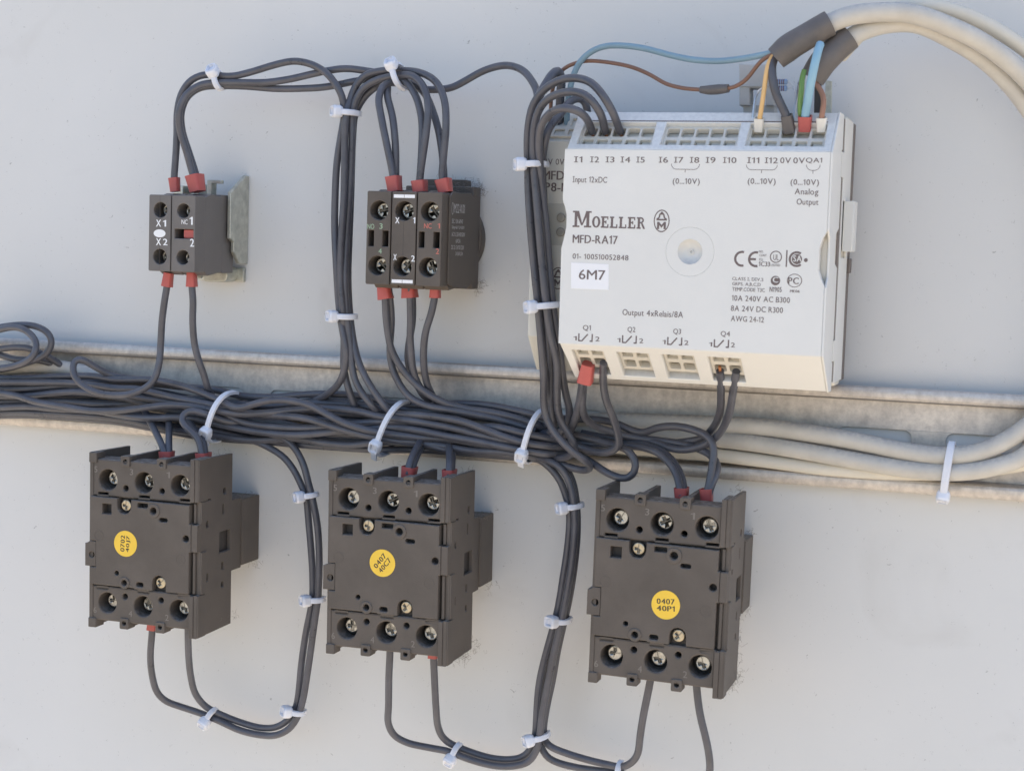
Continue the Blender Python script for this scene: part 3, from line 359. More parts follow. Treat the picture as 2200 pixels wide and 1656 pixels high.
('Q2', 'black_wire', 1.3, 'wire_black', 'black wire in the red ferrule at Q1 sweeping right along the grey cables', None, [(187.6, 21.7, 50), (186.1, 17.9, 49), (184.0, 11.8, 43), (182.4, 6.9, 37), (182.2, 2.7, 31), (184.3, -0.1, 26), (188.0, -1.5, 23), (192.0, -2.9, 21), (196.3, -3.6, 20), (202.4, -3.9, 20), (211.1, -4.3, 21), (218.2, -5.2, 23), (223.8, -6.8, 26), (227.2, -9.4, 29), (227.7, -11.9, 31), (226.6, -15.3, 33), (225.7, -19.1, 34)]),
('Q3', 'black_wire', 1.3, 'wire_black', 'black wire from the second Q1 socket curling round under the bundle', None, [(193.5, 23.9, 53), (192.9, 22.1, 51), (191.7, 16.6, 46), (191.6, 10.4, 41), (193.0, 4.7, 37), (193.9, -1.2, 33), (193.6, -5.2, 30), (191.1, -7.6, 28), (185.8, -9.0, 25), (180.5, -8.7, 22), (175.2, -7.5, 20), (169.2, -7.4, 17), (162.3, -8.5, 14)]),
('Q4', 'black_wire', 1.3, 'wire_black', 'black wire hooking from the bundle to the right red ferrule of the 40P1 contactor', None, [(161.7, -0.0, 13), (172.0, 0.6, 13), (181.0, 1.2, 15), (188.3, 0.7, 17), (195.5, -1.4, 19), (199.1, -1.8, 20), (204.8, 0.6, 23), (211.4, 1.9, 26), (219.0, 1.2, 28), (224.4, -0.9, 30), (226.3, -4.4, 31), (226.2, -9.1, 32), (225.9, -13.8, 33), (225.1, -19.2, 34)]),
('Q5', 'black_wire', 1.3, 'wire_black', 'front black wire sweeping into the left red ferrule of the 40P1 contactor', None, [(164.0, -7.2, 14), (175.1, -7.3, 17), (186.0, -6.7, 20), (196.7, -6.2, 23), (202.3, -6.4, 25), (207.7, -8.0, 27), (212.0, -11.4, 29), (214.5, -14.9, 31), (215.7, -17.4, 33), (216.5, -20.5, 34)]),
('Q6', 'black_wire', 1.3, 'wire_black', 'rear black wire sweeping into the left red ferrule of the 40P1 contactor', None, [(163.3, -6.3, 12), (174.5, -6.4, 15), (185.5, -6.2, 18), (196.2, -5.6, 20), (202.2, -5.7, 22), (208.1, -7.7, 24), (212.5, -11.2, 26), (215.2, -14.9, 28), (216.4, -17.7, 30), (216.8, -20.8, 31)]),
('Q7', 'black_wire', 1.3, 'wire_black', 'black wire with bared copper in the left Q4 socket of the front module', None, [(231.2, 23.1, 51), (230.9, 20.2, 48), (230.0, 15.7, 42), (228.4, 8.7, 34), (225.2, 2.8, 27), (220.2, -2.0, 22), (212.2, -4.2, 20), (202.0, -5.1, 18), (189.9, -5.3, 16), (175.8, -4.0, 14)]),
('Q8', 'black_wire', 1.3, 'wire_black', 'black wire in the right Q4 socket of the front module', None, [(236.4, 23.3, 51), (235.8, 21.0, 49), (234.1, 16.0, 43), (231.4, 7.4, 35), (227.4, 0.6, 29), (222.4, -3.6, 26), (215.6, -6.0, 24), (210.0, -6.1, 23), (204.5, -4.7, 21), (195.4, -4.5, 18), (184.9, -4.8, 16)]),
('Q9', 'black_wire', 1.3, 'wire_black', 'black wire forming a drooping open loop over the top rim of the 40P1 contactor', None, [(167.3, -3.7, 14), (179.0, -4.9, 19), (187.7, -5.8, 23), (192.9, -6.4, 26), (196.7, -7.7, 27), (199.1, -10.6, 28), (199.1, -14.2, 28), (196.8, -16.6, 28), (192.6, -16.7, 27), (187.6, -15.3, 25), (182.2, -13.1, 22), (176.4, -11.4, 18), (167.2, -10.4, 13)]),
('E1', 'black_wire', 1.3, 'wire_black', 'slanting black wire in the middle upper red ferrule of the 40J7 contactor', None, [(2.1, -6.3, 16), (8.2, -9.7, 22), (13.9, -13.4, 27), (19.9, -18.1, 32), (21.7, -21.0, 33)]),
('E2', 'black_wire', 1.3, 'wire_black', 'upright black wire in the middle upper red ferrule of the 40J7 contactor', None, [(12.0, -5.8, 15), (15.8, -9.3, 21), (19.4, -13.9, 27), (21.8, -18.1, 31), (22.7, -21.0, 32)]),
('E3', 'black_wire', 1.3, 'wire_black', 'black wire hooking out of the bundle into the outer red ferrule of the 40J7 contactor', None, [(45.0, -8.7, 18), (39.4, -7.5, 22), (36.7, -6.2, 25), (34.3, -4.8, 27), (30.8, -3.9, 28), (28.1, -4.3, 29), (26.7, -5.9, 30), (27.3, -8.2, 31), (31.3, -10.9, 32), (35.4, -13.8, 33), (37.1, -18.1, 34), (37.4, -20.8, 34)]),
('E4', 'black_wire', 1.3, 'wire_black', 'short black wire behind in the right upper red ferrule of the 40J7 contactor', None, [(24.7, -8.8, 22), (30.0, -11.6, 26), (34.9, -14.9, 29), (36.8, -18.4, 31), (37.1, -21.2, 31)]),
('E5', 'black_wire', 1.3, 'wire_black', 'black wire bending into the middle upper red ferrule of the 40C7 contactor', None, [(118.4, -6.6, 17), (118.9, -11.5, 26), (119.1, -14.3, 31), (119.1, -17.3, 34), (118.7, -20.3, 34)]),
('E6', 'black_wire', 1.3, 'wire_black', 'second black wire behind in the middle upper red ferrule of the 40C7 contactor', None, [(118.1, -7.8, 14), (118.4, -12.3, 22), (119.3, -15.0, 28), (119.3, -17.6, 31), (118.9, -20.6, 31)]),
('E7', 'black_wire', 1.3, 'wire_black', 'black wire dropping into the right upper red ferrule of the 40C7 contactor', None, [(126.5, -7.9, 16), (130.2, -11.8, 24), (132.7, -14.6, 30), (134.3, -17.1, 34), (134.0, -20.3, 34)]),
('E8', 'black_wire', 1.3, 'wire_black', 'second black wire behind in the right upper red ferrule of the 40C7 contactor', None, [(126.4, -8.2, 13), (129.9, -12.8, 20), (132.5, -15.5, 27), (133.9, -17.8, 31), (133.8, -20.6, 31)]),
('blue1', 'blue_wire', 1.0, 'wire_blue', 'light blue wire bridging from the rear module to the upper heat shrink sleeve', None, [(171.5, 99.1, 30), (171.9, 105.2, 32), (173.2, 111.3, 35), (174.2, 114.4, 36), (175.3, 117.8, 37), (177.7, 121.8, 38), (181.6, 124.8, 39), (186.2, 126.3, 40), (191.8, 126.4, 41), (198.5, 125.6, 42), (202.9, 124.6, 43), (209.4, 122.8, 44), (217.2, 121.2, 45), (225.0, 120.6, 46), (232.8, 121.0, 48), (240.6, 121.9, 51), (244.9, 122.6, 53), (248.2, 124.0, 54)]),
('brown1', 'brown_wire', 0.65, 'wire_brown', 'thin brown wire with a black splice sleeve above the white modules', None, [(165.5, 100.1, 30), (165.8, 102.7, 31), (166.1, 107.4, 32), (166.7, 112.2, 33), (168.5, 117.2, 34), (171.4, 119.9, 35), (175.4, 121.4, 36), (180.1, 122.0, 37), (186.8, 121.4, 38), (196.0, 119.5, 40), (202.8, 116.7, 41), (207.7, 114.0, 42), (214.4, 112.3, 44), (219.9, 111.8, 45), (224.6, 111.7, 46), (229.3, 112.0, 47), (231.9, 112.5, 48), (235.4, 114.7, 49), (238.0, 117.9, 50), (240.8, 120.5, 52), (244.1, 121.9, 53), (247.5, 123.5, 54)]),
('orange1', 'orange_wire', 0.75, 'wire_orange', 'orange wire entering the white ferrule at socket I11', None, [(240.6, 100.2, 54), (241.0, 101.8, 55), (241.7, 105.9, 56), (242.3, 112.0, 56), (242.9, 117.5, 56), (243.8, 120.8, 55), (245.7, 122.4, 54)]),
('blackcore', 'black_wire', 1.35, 'wire_black', 'thick black core curving from the upper heat shrink sleeve to an output socket', None, [(250.0, 98.0, 52), (249.8, 101.1, 54), (248.1, 105.0, 55), (245.9, 109.3, 56), (244.7, 113.7, 56), (244.1, 119.0, 55), (245.1, 121.5, 54)]),
('blue2', 'blue_wire', 1.3, 'wire_blue_pale', 'pale blue wire dropping from the lower heat shrink sleeve to the red ferrule at QA1', None, [(254.9, 101.2, 54), (255.0, 103.3, 55), (255.8, 106.7, 57), (256.9, 111.5, 60), (257.8, 116.4, 61), (258.6, 121.5, 60), (258.8, 124.1, 57)]),
('green1', 'green_wire', 0.85, 'wire_green', 'green and yellow wire beside the pale blue wire at the red ferrule', None, [(253.6, 101.8, 53), (253.2, 104.0, 54), (253.2, 107.7, 55), (253.6, 111.2, 55), (253.2, 113.9, 54), (253.8, 116.8, 53)]),
('brown2', 'brown_wire', 0.85, 'wire_brown2', 'brown wire entering the white ferrule at the end socket of the front module', None, [(259.9, 100.1, 54), (259.9, 101.8, 55), (260.2, 104.3, 55), (260.4, 107.8, 54), (259.3, 110.6, 53), (257.2, 112.9, 52), (256.0, 115.2, 51)]),
('braid1', 'screen_strand', 0.45, 'strand', 'bare twisted screen strand beside the orange wire', None, [(238.9, 98.4, 52), (238.3, 101.2, 52), (238.4, 105.2, 51), (238.4, 108.6, 50), (238.8, 111.1, 48), (240.1, 112.1, 46)]),
('braid2', 'screen_strand', 0.45, 'strand', 'bare twisted screen strand beside the green and yellow wire', None, [(251.2, 101.9, 52), (250.9, 104.5, 51), (251.0, 108.3, 49), (251.3, 111.2, 48), (250.6, 113.3, 46), (251.9, 115.0, 46)]),
('K1', 'grey_cable', 3.0, 'cable_grey', 'grey cable from the upper heat shrink sleeve, upper of the tied pair', None, [(249.4, 124.4, 53), (255.0, 127.6, 53), (260.3, 130.9, 52), (265.7, 133.2, 51), (273.8, 134.6, 49), (281.8, 134.9, 46), (287.8, 133.9, 43), (295.3, 131.4, 39), (303.5, 127.9, 35), (311.9, 122.5, 30), (317.5, 117.7, 27), (326.3, 107.3, 22), (334.2, 90.4, 18), (339.0, 67.4, 15), (338.9, 43.9, 13), (335.1, 25.8, 12), (329.4, 13.8, 12), (323.3, 7.0, 12), (315.7, 1.4, 13), (308.1, -2.0, 13), (297.4, -3.5, 13), (286.4, -2.9, 12), (269.6, -0.7, 11), (252.5, 0.9, 10), (235.1, 1.7, 9), (217.5, 1.4, 9), (199.5, 0.9, 9), (182.5, 0.0, 8), (165.1, -1.7, 7), (129.4, -1.9, 6), (73.6, -2.7, 6), (34.6, -4.2, 6), (0.7, -1.7, 7), (-17.4, 3.7, 8), (-30.7, 6.2, 9), (-45.8, 7.4, 10), (-58.0, 6.7, 11), (-75.5, 4.0, 11)]),
('K2', 'grey_cable', 2.9, 'cable_grey', 'grey cable from the lower heat shrink sleeve, lower of the tied pair', None, [(258.2, 119.0, 48), (261.6, 123.0, 48), (267.2, 127.8, 47), (271.5, 130.2, 45), (277.4, 132.1, 42), (285.4, 132.5, 38), (295.0, 128.8, 32), (303.3, 124.3, 27), (310.4, 118.7, 23), (317.8, 110.4, 20), (326.1, 97.7, 16), (332.0, 79.0, 13), (335.4, 57.0, 11), (336.0, 34.8, 11), (332.8, 16.7, 12), (328.5, 4.5, 13), (323.8, -1.8, 13), (313.6, -6.2, 14), (303.0, -8.4, 14), (286.8, -8.6, 13), (270.1, -7.1, 12), (253.0, -5.3, 11), (235.5, -3.9, 10), (223.5, -3.5, 9), (199.5, -3.3, 8), (174.1, -3.8, 8), (129.8, -3.4, 7), (74.1, -2.6, 7), (15.0, -0.9, 7), (-37.0, -0.2, 7), (-78.4, -0.7, 7)]),
('K3', 'cream_cable', 2.4, 'cable_cream', 'cream cable lying on the lower edge of the rail under the grey pair', None, [(261.5, 124.0, 30), (264.5, 126.9, 33), (270.5, 132.4, 37), (276.9, 136.2, 39), (283.0, 137.9, 38), (289.2, 138.1, 36), (297.3, 136.6, 32), (305.7, 133.3, 28), (314.1, 128.5, 25), (322.7, 121.8, 21), (333.2, 107.9, 16), (340.8, 85.1, 11), (344.6, 55.8, 8), (343.4, 29.0, 8), (337.5, 7.8, 9), (328.1, -2.6, 10), (316.7, -6.6, 8), (302.1, -9.6, 7), (286.3, -10.8, 7), (275.5, -11.1, 8), (258.6, -11.0, 8), (241.2, -10.0, 8), (223.6, -9.1, 8), (205.7, -8.9, 8), (187.9, -8.7, 8), (165.6, -8.6, 8), (129.5, -7.8, 6), (73.7, -7.1, 6)])
]
FERRULES=[
('T1', (20.1, 76.5, 26), (19.5, 81.6, 26), 1.6, 1.6, 1.9, 1.8, 'red_sleeve'),
('T2', (29.1, 76.7, 25.4), (27.6, 82.7, 25.4), 2.3, 3.0, 2.8, 3.5, 'red_sleeve'),
('L1', (19.0, 46.6, 28), (18.3, 41.5, 28), 1.6, 1.6, 1.9, 1.8, 'red_sleeve'),
('L2', (28.6, 47.0, 28), (28.7, 41.8, 28), 1.6, 1.6, 1.9, 1.8, 'red_sleeve'),
('T4', (129.7, 78.0, 33.2), (128.6, 82.5, 33.2), 2.2, 2.5, 2.6, 3.0, 'red_sleeve'),
('T5', (120.7, 78.0, 34.2), (120.2, 81.9, 34.2), 2.2, 2.5, 2.5, 2.9, 'red_sleeve'),
('T6', (111.1, 78.0, 33.8), (110.3, 83.2, 33.8), 2.2, 2.5, 2.5, 2.9, 'red_sleeve'),
('M1', (105.5, 46.4, 29), (106.6, 40.4, 29), 2.1, 2.3, 2.5, 2.7, 'red_sleeve'),
('M3', (115.1, 46.4, 28.6), (115.6, 41.2, 28.6), 2.3, 2.4, 2.6, 3.0, 'red_sleeve'),
('M5', (125.6, 46.8, 30), (125.6, 41.6, 30), 1.6, 1.6, 1.85, 1.8, 'red_sleeve'),
('D1', (129.6, -81.9, 33), (129.7, -84.9, 33), 1.5, 1.5, 1.7, 1.6, 'red_sleeve'),
('D5', (17.5, -83.3, 34), (17.4, -86.5, 34), 1.5, 1.5, 1.7, 1.6, 'red_sleeve'),
('Q1', (188.1, 23.2, 52), (186.6, 17.2, 49.8), 2.0, 2.2, 2.5, 2.7, 'red_sleeve'),
('Q4', (225.2, -22.4, 33.3), (224.8, -17.3, 33.3), 1.9, 2.2, 2.1, 2.6, 'red_sleeve'),
('Q5', (216.5, -23.2, 32.3), (216.2, -17.7, 32.3), 2.0, 2.6, 2.3, 3.0, 'red_sleeve'),
('E1', (21.7, -22.5, 32), (21.5, -19.2, 32), 2.5, 2.0, 2.7, 2.3, 'red_sleeve'),
('E3', (37.3, -22.7, 32.4), (37.0, -18.6, 32.4), 2.2, 2.6, 2.4, 3.0, 'red_sleeve'),
('E5', (118.4, -22.1, 32.4), (118.8, -17.8, 32.4), 2.3, 2.6, 2.5, 3.0, 'red_sleeve'),
('E7', (133.7, -22.0, 32.4), (133.7, -17.7, 32.4), 2.0, 2.6, 2.2, 3.0, 'red_sleeve'),
('orange1', (240.5, 98.3, 53), (240.8, 102.2, 54.5), 1.35, 1.35, 1.55, 1.55, 'white_sleeve'),
('blackcore', (250.1, 98.1, 52.5), (249.2, 103.1, 54.5), 2.0, 1.9, 1.7, 1.6, 'shrink'),
('blue2', (254.8, 98.4, 53), (254.9, 102.9, 54.5), 1.9, 1.6, 2.1, 1.9, 'red_sleeve'),
('brown2', (259.9, 98.4, 53), (259.9, 102.5, 54.5), 1.4, 1.4, 1.6, 1.6, 'white_sleeve')
]
SLEEVES=[
('K1', 'heat_shrink', [(260.8, 131.1, 52.4), (257.7, 129.3, 53), (253.0, 126.3, 53.6), (249.9, 124.4, 54), (248.0, 122.9, 54.3), (245.1, 120.3, 54.5)], [4.0, 3.95, 4.0, 4.1, 4.2, 3.7]),
('K2', 'heat_shrink', [(266.6, 127.5, 47.3), (263.7, 125.1, 48), (261.0, 122.3, 49), (258.6, 119.4, 50), (257.3, 117.1, 50), (255.8, 114.6, 50)], [3.9, 4.1, 4.2, 4.3, 4.2, 4.0]),
('brown1', 'splice_sleeve', [(219.9, 111.8, 45), (222.3, 111.6, 45.5), (226.9, 111.8, 46.5), (229.3, 112.0, 47)], [1.1, 1.55, 1.6, 1.3])
]
TIES=[
('white cable tie on the pair of wires arching above the X1 block', (36.0, 117.4, 23.5), (0.282, -0.959), 3.0, 3.2, 134, None, 2.2, 1.0),
('white cable tie where wires fan out above the three element block', (107.4, 118.6, 23), (0.342, -0.94), 4.2, 6, 134, None, 2.2, 1.0),
('white cable tie at the top of the wire column beside the three element block', (87.4, 106.0, 21.5), (0.998, -0.055), 3.3, 3.8, 134, None, 2.2, 1.0),
('white cable tie on the wire column just above the rail', (88.0, 33.3, 22.5), (1.0, 0.0), 3.6, 3.6, 134, None, 2.2, 1.0),
('white cable tie at the top of the column in front of the rear module', (165.8, 87.3, 46.5), (0.998, 0.062), 3.4, 5.8, 134, None, 2.2, 1.0),
('white cable tie low on the column in front of the rear module', (170.7, 41.1, 45), (0.992, 0.124), 3.9, 5, 134, None, 2.2, 1.0),
('white cable tie round the rail bundle above the 40J7 contactor', (37.1, -6.7, 17.5), (0.316, 0.949), 9.4, 10.6, 118, 6, 2.2, 1.0),
('white cable tie round the rail bundle above the 40C7 contactor', (105.9, -6.6, 17.5), (0.371, 0.928), 10.2, 11, 118, 7, 2.2, 1.0),
('white cable tie round the rail bundle next to the column foot', (159.9, -5.8, 17.5), (0.263, 0.965), 9.2, 10.6, 122, 6, 2.2, 1.0),
('white cable tie below the rail on the wire pair beside the 40J7 contactor', (72.7, -33.7, 17), (0.983, 0.181), 2.7, 2.6, 134, None, 2.2, 1.0),
('white cable tie on the wire pair touching the side tab of the 40C7 contactor', (76.3, -72.4, 17), (0.997, 0.079), 2.8, 2.6, 134, None, 2.2, 1.0),
('white cable tie under the 40J7 contactor where its two wires meet', (34.0, -121.4, 18), (0.499, 0.867), 2.6, 2.6, 134, None, 2.2, 1.0),
('white cable tie where the 40J7 wire pair turns upward', (69.4, -115.6, 17), (0.995, -0.102), 2.7, 2.6, 134, None, 2.2, 1.0),
('white cable tie below the rail on the wires beside the 40P1 contactor', (174.4, -29.5, 17), (0.985, 0.174), 2.9, 4, 134, None, 2.2, 1.0),
('white cable tie midway on the wires beside the 40P1 contactor, head turned outward', (171.6, -70.2, 17), (1.0, 0.0), 2.8, 4, 118, None, 2.2, 1.0),
('white cable tie where the four drop wires part left and right', (165.0, -113.1, 17), (0.951, 0.308), 3.0, 4, 134, None, 2.2, 1.0),
('white cable tie under the 40C7 contactor where its two wires meet', (133.9, -122.3, 18.5), (0.381, 0.925), 2.7, 2.7, 134, None, 2.2, 1.0),
('white cable tie under the 40P1 contactor at the frame of the lowest wires', (194.9, -121.0, 17.5), (0.117, 0.993), 2.4, 2.6, 165, None, 2.2, 1.0),
('long white cable tie round the pair of grey cables on the rail', (300.2, -8.0, 11), (0.096, 0.995), 8.4, 6.0, 158, None, 2.6, 1.0)
]
TEXTS=[
('RA', 'I1', 184.13, 87.33, 2.75, 1.82, 63.05, 'print_dark', False),
('RA', 'I2', 189.47, 87.38, 2.89, 1.82, 63.05, 'print_dark', False),
('RA', 'I3', 194.48, 87.42, 2.87, 1.81, 63.05, 'print_dark', False),
('RA', 'I4', 199.31, 87.47, 3.15, 1.81, 63.05, 'print_dark', False),
('RA', 'I5', 204.4, 87.51, 2.69, 1.8, 63.05, 'print_dark', False),
('RA', 'I6', 211.54, 87.57, 2.96, 1.79, 63.05, 'print_dark', False),
('RA', 'I7', 216.42, 87.62, 2.94, 1.79, 63.05, 'print_dark', False),
('RA', 'I8', 221.41, 87.66, 2.92, 1.78, 63.05, 'print_dark', False),
('RA', 'I9', 226.37, 87.7, 3.05, 1.78, 63.05, 'print_dark', False),
('RA', 'I10', 231.73, 87.75, 4.18, 1.77, 63.05, 'print_dark', False),
('RA', 'I11', 239.2, 87.82, 3.71, 1.76, 63.05, 'print_dark', False),
('RA', 'I12', 244.62, 87.86, 3.97, 1.75, 63.05, 'print_dark', False),
('RA', '0V', 249.29, 87.91, 3.24, 1.75, 63.05, 'print_dark', False),
('RA', '0V', 253.24, 87.94, 3.51, 1.75, 63.05, 'print_dark', False),
('RA', 'QA1', 257.02, 87.97, 4.88, 1.74, 63.05, 'print_dark', False),
('RA', 'Input 12xDC', 183.92, 80.46, 11.28, 2.48, 63.05, 'print_dark', False),
('RA', '(0...10V)', 216.26, 80.61, 8.51, 2.29, 63.05, 'print_dark', False),
('RA', '(0...10V)', 239.64, 81.03, 8.55, 2.26, 63.05, 'print_dark', False),
('RA', '(0...10V)', 252.71, 80.98, 8.55, 2.24, 63.05, 'print_dark', False),
('RA', 'Analog', 254.11, 78.07, 7.14, 2.38, 63.05, 'print_dark', False),
('RA', 'Output', 254.82, 75.0, 6.58, 2.38, 63.05, 'print_dark', False),
('RA', 'MFD-RA17', 184.58, 62.0, 14.79, 2.64, 63.05, 'print_dark', True),
('RA', '01- 100510052848', 184.76, 57.0, 18.27, 1.69, 63.05, 'print_dark', False),
('RA', 'Output 4xRelais/8A', 201.76, 39.27, 19.44, 2.49, 63.05, 'print_dark', False),
('RA', 'Q1', 188.98, 34.28, 2.61, 1.92, 63.05, 'print_dark', False),
('RA', 'Q2', 203.61, 34.37, 2.56, 1.9, 63.05, 'print_dark', False),
('RA', 'Q3', 218.29, 34.47, 2.52, 1.89, 63.05, 'print_dark', False),
('RA', 'Q4', 233.29, 34.45, 2.91, 1.87, 63.05, 'print_dark', False),
('RA', '1', 186.01, 31.18, 1.08, 1.33, 63.05, 'print_dark', False),
('RA', '2', 193.24, 31.23, 1.38, 1.47, 63.05, 'print_dark', False),
('RA', '1', 200.4, 31.28, 1.06, 1.32, 63.05, 'print_dark', False),
('RA', '2', 207.5, 31.33, 1.35, 1.46, 63.05, 'print_dark', False),
('RA', '1', 214.99, 31.4, 1.04, 1.31, 63.05, 'print_dark', False),
('RA', '2', 221.97, 31.45, 1.33, 1.45, 63.05, 'print_dark', False),
('RA', '1', 229.76, 31.4, 1.02, 1.3, 63.05, 'print_dark', False),
('RA', '2', 236.61, 31.45, 1.3, 1.44, 63.05, 'print_dark', False),
('RA', 'CLASS I, DIV.2', 236.16, 51.94, 9.63, 1.14, 63.05, 'print_dark', False),
('RA', 'GRPS. A,B,C,D', 236.23, 50.37, 8.78, 1.14, 63.05, 'print_dark', False),
('RA', 'TEMP.CODE T3C', 236.3, 48.8, 10.06, 1.14, 63.05, 'print_dark', False),
('RA', '10A 240V AC B300', 236.28, 45.79, 17.89, 1.72, 63.05, 'print_dark', False),
('RA', '8A 24V DC R300', 236.13, 42.63, 16.06, 1.72, 63.05, 'print_dark', False),
('RA', 'AWG 24-12', 236.27, 39.48, 10.22, 1.72, 63.05, 'print_dark', False),
('RA', 'NO.', 244.12, 60.75, 1.29, 0.71, 63.05, 'print_dark', False),
('RA', 'CONT.', 244.17, 59.62, 2.43, 0.71, 63.05, 'print_dark', False),
('RA', 'EQ.', 244.23, 58.2, 1.29, 0.85, 63.05, 'print_dark', False),
('RA', '1C33', 244.16, 56.64, 3.43, 1.42, 63.05, 'print_dark', True),
('RA', 'UL', 248.49, 58.62, 1.71, 1.7, 63.05, 'print_dark', False),
('RA', 'LISTED', 247.86, 56.76, 2.84, 0.71, 63.05, 'print_dark', True),
('RA', 'N1905', 247.79, 48.96, 3.7, 1.56, 63.05, 'print_dark', True),
('RA', 'PC', 253.35, 51.58, 3.25, 1.98, 63.05, 'print_dark', True),
('RA', 'ME06', 254.03, 49.05, 2.97, 0.78, 63.05, 'print_dark', True),
('RA', 'C', 248.65, 51.83, 1.71, 1.7, 63.11, 'module_white', True),
('RA', 'SA', 254.59, 58.4, 2.54, 1.83, 63.11, 'module_white', True),
('STK', '6M7', 187.06, 50.6, 8.71, 3.09, 63.25, 'print_dark', False),
('CP', '24V 0V', 164.9, 87.77, 8.44, 2.0, 38.05, 'print_dark', False),
('CP', 'MFD-', 165.88, 82.84, 9.09, 2.93, 38.05, 'print_dark', True),
('CP', 'CP8-NT', 163.89, 78.94, 14.28, 2.94, 38.05, 'print_dark', True),
('CP', 'RUN', 166.02, 72.04, 4.41, 2.17, 37.3, 'print_dark', False),
('CP', 'UL', 167.29, 68.35, 2.94, 2.48, 37.3, 'print_dark', False),
('LB', 'X', 18.72, 63.41, 2.12, 2.53, 37.06, 'print_white', True),
('LB', '1', 21.6, 63.49, 1.34, 2.36, 37.06, 'print_white', True),
('LB', 'X', 18.82, 56.66, 2.12, 2.53, 37.06, 'print_white', True),
('LB', '2', 21.71, 56.75, 1.92, 2.36, 37.06, 'print_white', True),
('LB', 'NC', 29.24, 64.53, 2.48, 1.68, 37.06, 'print_white', False),
('LB', '1', 32.48, 64.44, 1.33, 2.84, 37.06, 'print_white', True),
('LB', '2', 32.8, 56.57, 1.71, 2.85, 37.06, 'print_white', True),
('MB', 'NO', 104.53, 64.73, 2.61, 1.75, 42.06, 'print_green', False),
('MB', '3', 109.05, 64.85, 1.21, 1.91, 42.06, 'print_green', False),
('MB', '4', 108.93, 56.39, 1.22, 1.75, 42.06, 'print_green', False),
('MB', 'X', 114.87, 66.91, 1.55, 2.06, 42.06, 'print_white', True),
('MB', '1', 121.39, 67.07, 0.86, 2.05, 42.06, 'print_white', True),
('MB', 'X', 114.53, 54.34, 1.21, 2.07, 42.06, 'print_white', True),
('MB', '2', 121.08, 54.08, 1.37, 2.06, 42.06, 'print_white', True),
('MB', 'NC', 125.54, 65.44, 2.72, 1.73, 42.06, 'print_red', False),
('MB', '1', 130.46, 65.57, 0.85, 1.73, 42.06, 'print_red', False),
('MB', '2', 130.04, 56.89, 1.19, 1.89, 42.06, 'print_red', False)
]
LOC={'logo': (213.22, 69.62), 'dimple': (222.53, 60.37), 'moeller': [(184.39, 66.99), (208.05, 66.74), (184.2, 72.12)], 'cpl': (172.55, 50.17), 'sticker': [(184.33, 55.81), (196.73, 55.63), (197.03, 47.58), (184.63, 47.55)], 'ce': [(238.31, 58.72), (242.62, 58.72)], 'ul': (249.29, 59.64), 'csa': (255.82, 59.14), 'bar': (252.57, 59.18), 'tick': (249.47, 52.42), 'pct': (255.28, 52.64), 'brack': [[(215.53, 87.33), (224.56, 85.46)], [(238.93, 87.37), (248.54, 85.68)], [(257.17, 87.63), (261.45, 85.74)]], 'relay': [(187.54, 30.95), (201.91, 31.06), (216.48, 31.18), (231.23, 31.18)], 'cpled': [(172.97, 70.33), (172.98, 65.54)], 'cpz': [75.05, 61.14, 96.14, 25.34], 'stick': [(15.79, 32.33), (21.11, 33.84), (25.24, 28.88)], 'holder': [(229.2, 121.5, 30), (239.2, 121.2, 30), (240.9, 113.7, 30), (241.1, 108.1, 30), (238.4, 108.1, 30), (238.2, 113.7, 30), (233.0, 113.7, 30), (233.3, 108.1, 30), (229.8, 108.1, 30)], 'stem': [(230.7, 108.5, 28), (240.8, 108.3, 28), (241.0, 103.2, 28), (231.0, 103.1, 28)], 'strip': [(255.1, 117.4, 20), (257.2, 117.1, 20), (257.6, 104.2, 20), (255.4, 104.2, 20)], 'res': [(245.3, 114.3, 44), (245.3, 112.3, 44)], 'reslead': [[(243.2, 114.5, 44), (247.0, 114.3, 44), (248.5, 113.8, 44), (249.6, 112.2, 45), (250.4, 108.3, 48)], [(243.0, 112.6, 44), (247.1, 112.2, 44), (248.5, 112.6, 44), (249.6, 111.9, 45), (250.7, 107.6, 48)]]}

# ------------------------------------------------------------------ the setting
def structure(o, label): o['kind'] = 'structure'; o['label'] = label; return o
panel = structure(obj('door_panel', plate([rect(-150, 470, -230, 340, 3)], -2, 0, 0.3), 'panel_paint'), 'light grey painted sheet metal inside of a cabinet door')
g = bpy.data.meshes.new('ground'); g.from_pydata([(-60, -60, -1.15), (60, -60, -1.15), (60, 60, -1.15), (-60, 60, -1.15)], [], [(0, 1, 2, 3)])  # unseen sheet, added only to throw warm light up from below
structure(obj('ground', g, 'bounce_ground'), 'unseen ground sheet below the cabinet, added for its warm bounced light')
# ------------------------------------------------------------------ metal rail (top hat section with long slots)
rail = root('mounting_rail', 150, -17.5, 0, 'galvanised slotted top hat rail fixed across the door', 'rail')
X0, X1 = -140.0, 420.0
slots = []
x = 262.7 - 35.8 * 11
while x < X1 - 30: slots.append(rect(x, x + 24.5, -2.9, 2.9, 2.6, 5)); x += 35.8
obj('web', plate([rect(X0, X1, -12.6, 12.6)] + slots, 0.3, 1.3, 0.12), 'galvanised', rail)
for s in (1, -1):
    prof = [(6.5, 17.5), (5.9, 17.3), (5.9, 14.2), (4.9, 13.7), (0.32, 13.7), (0.32, 12.61), (5.5, 12.61), (6.5, 12.8), (7.1, 13.3), (7.42, 14.1), (7.5, 15.0), (7.4, 16.0), (7.1, 16.9)]
    prof = [(d, s * z) for d, z in prof]
    if s < 0: prof.reverse()
    # profile lies in (d,z), extruded along x
    obj('flange', plate([prof], X0, X1, 0.2, frame((0, 0, 0), (0, 0, 1), (0, 1, 0), (1, 0, 0))), 'galvanised', rail)
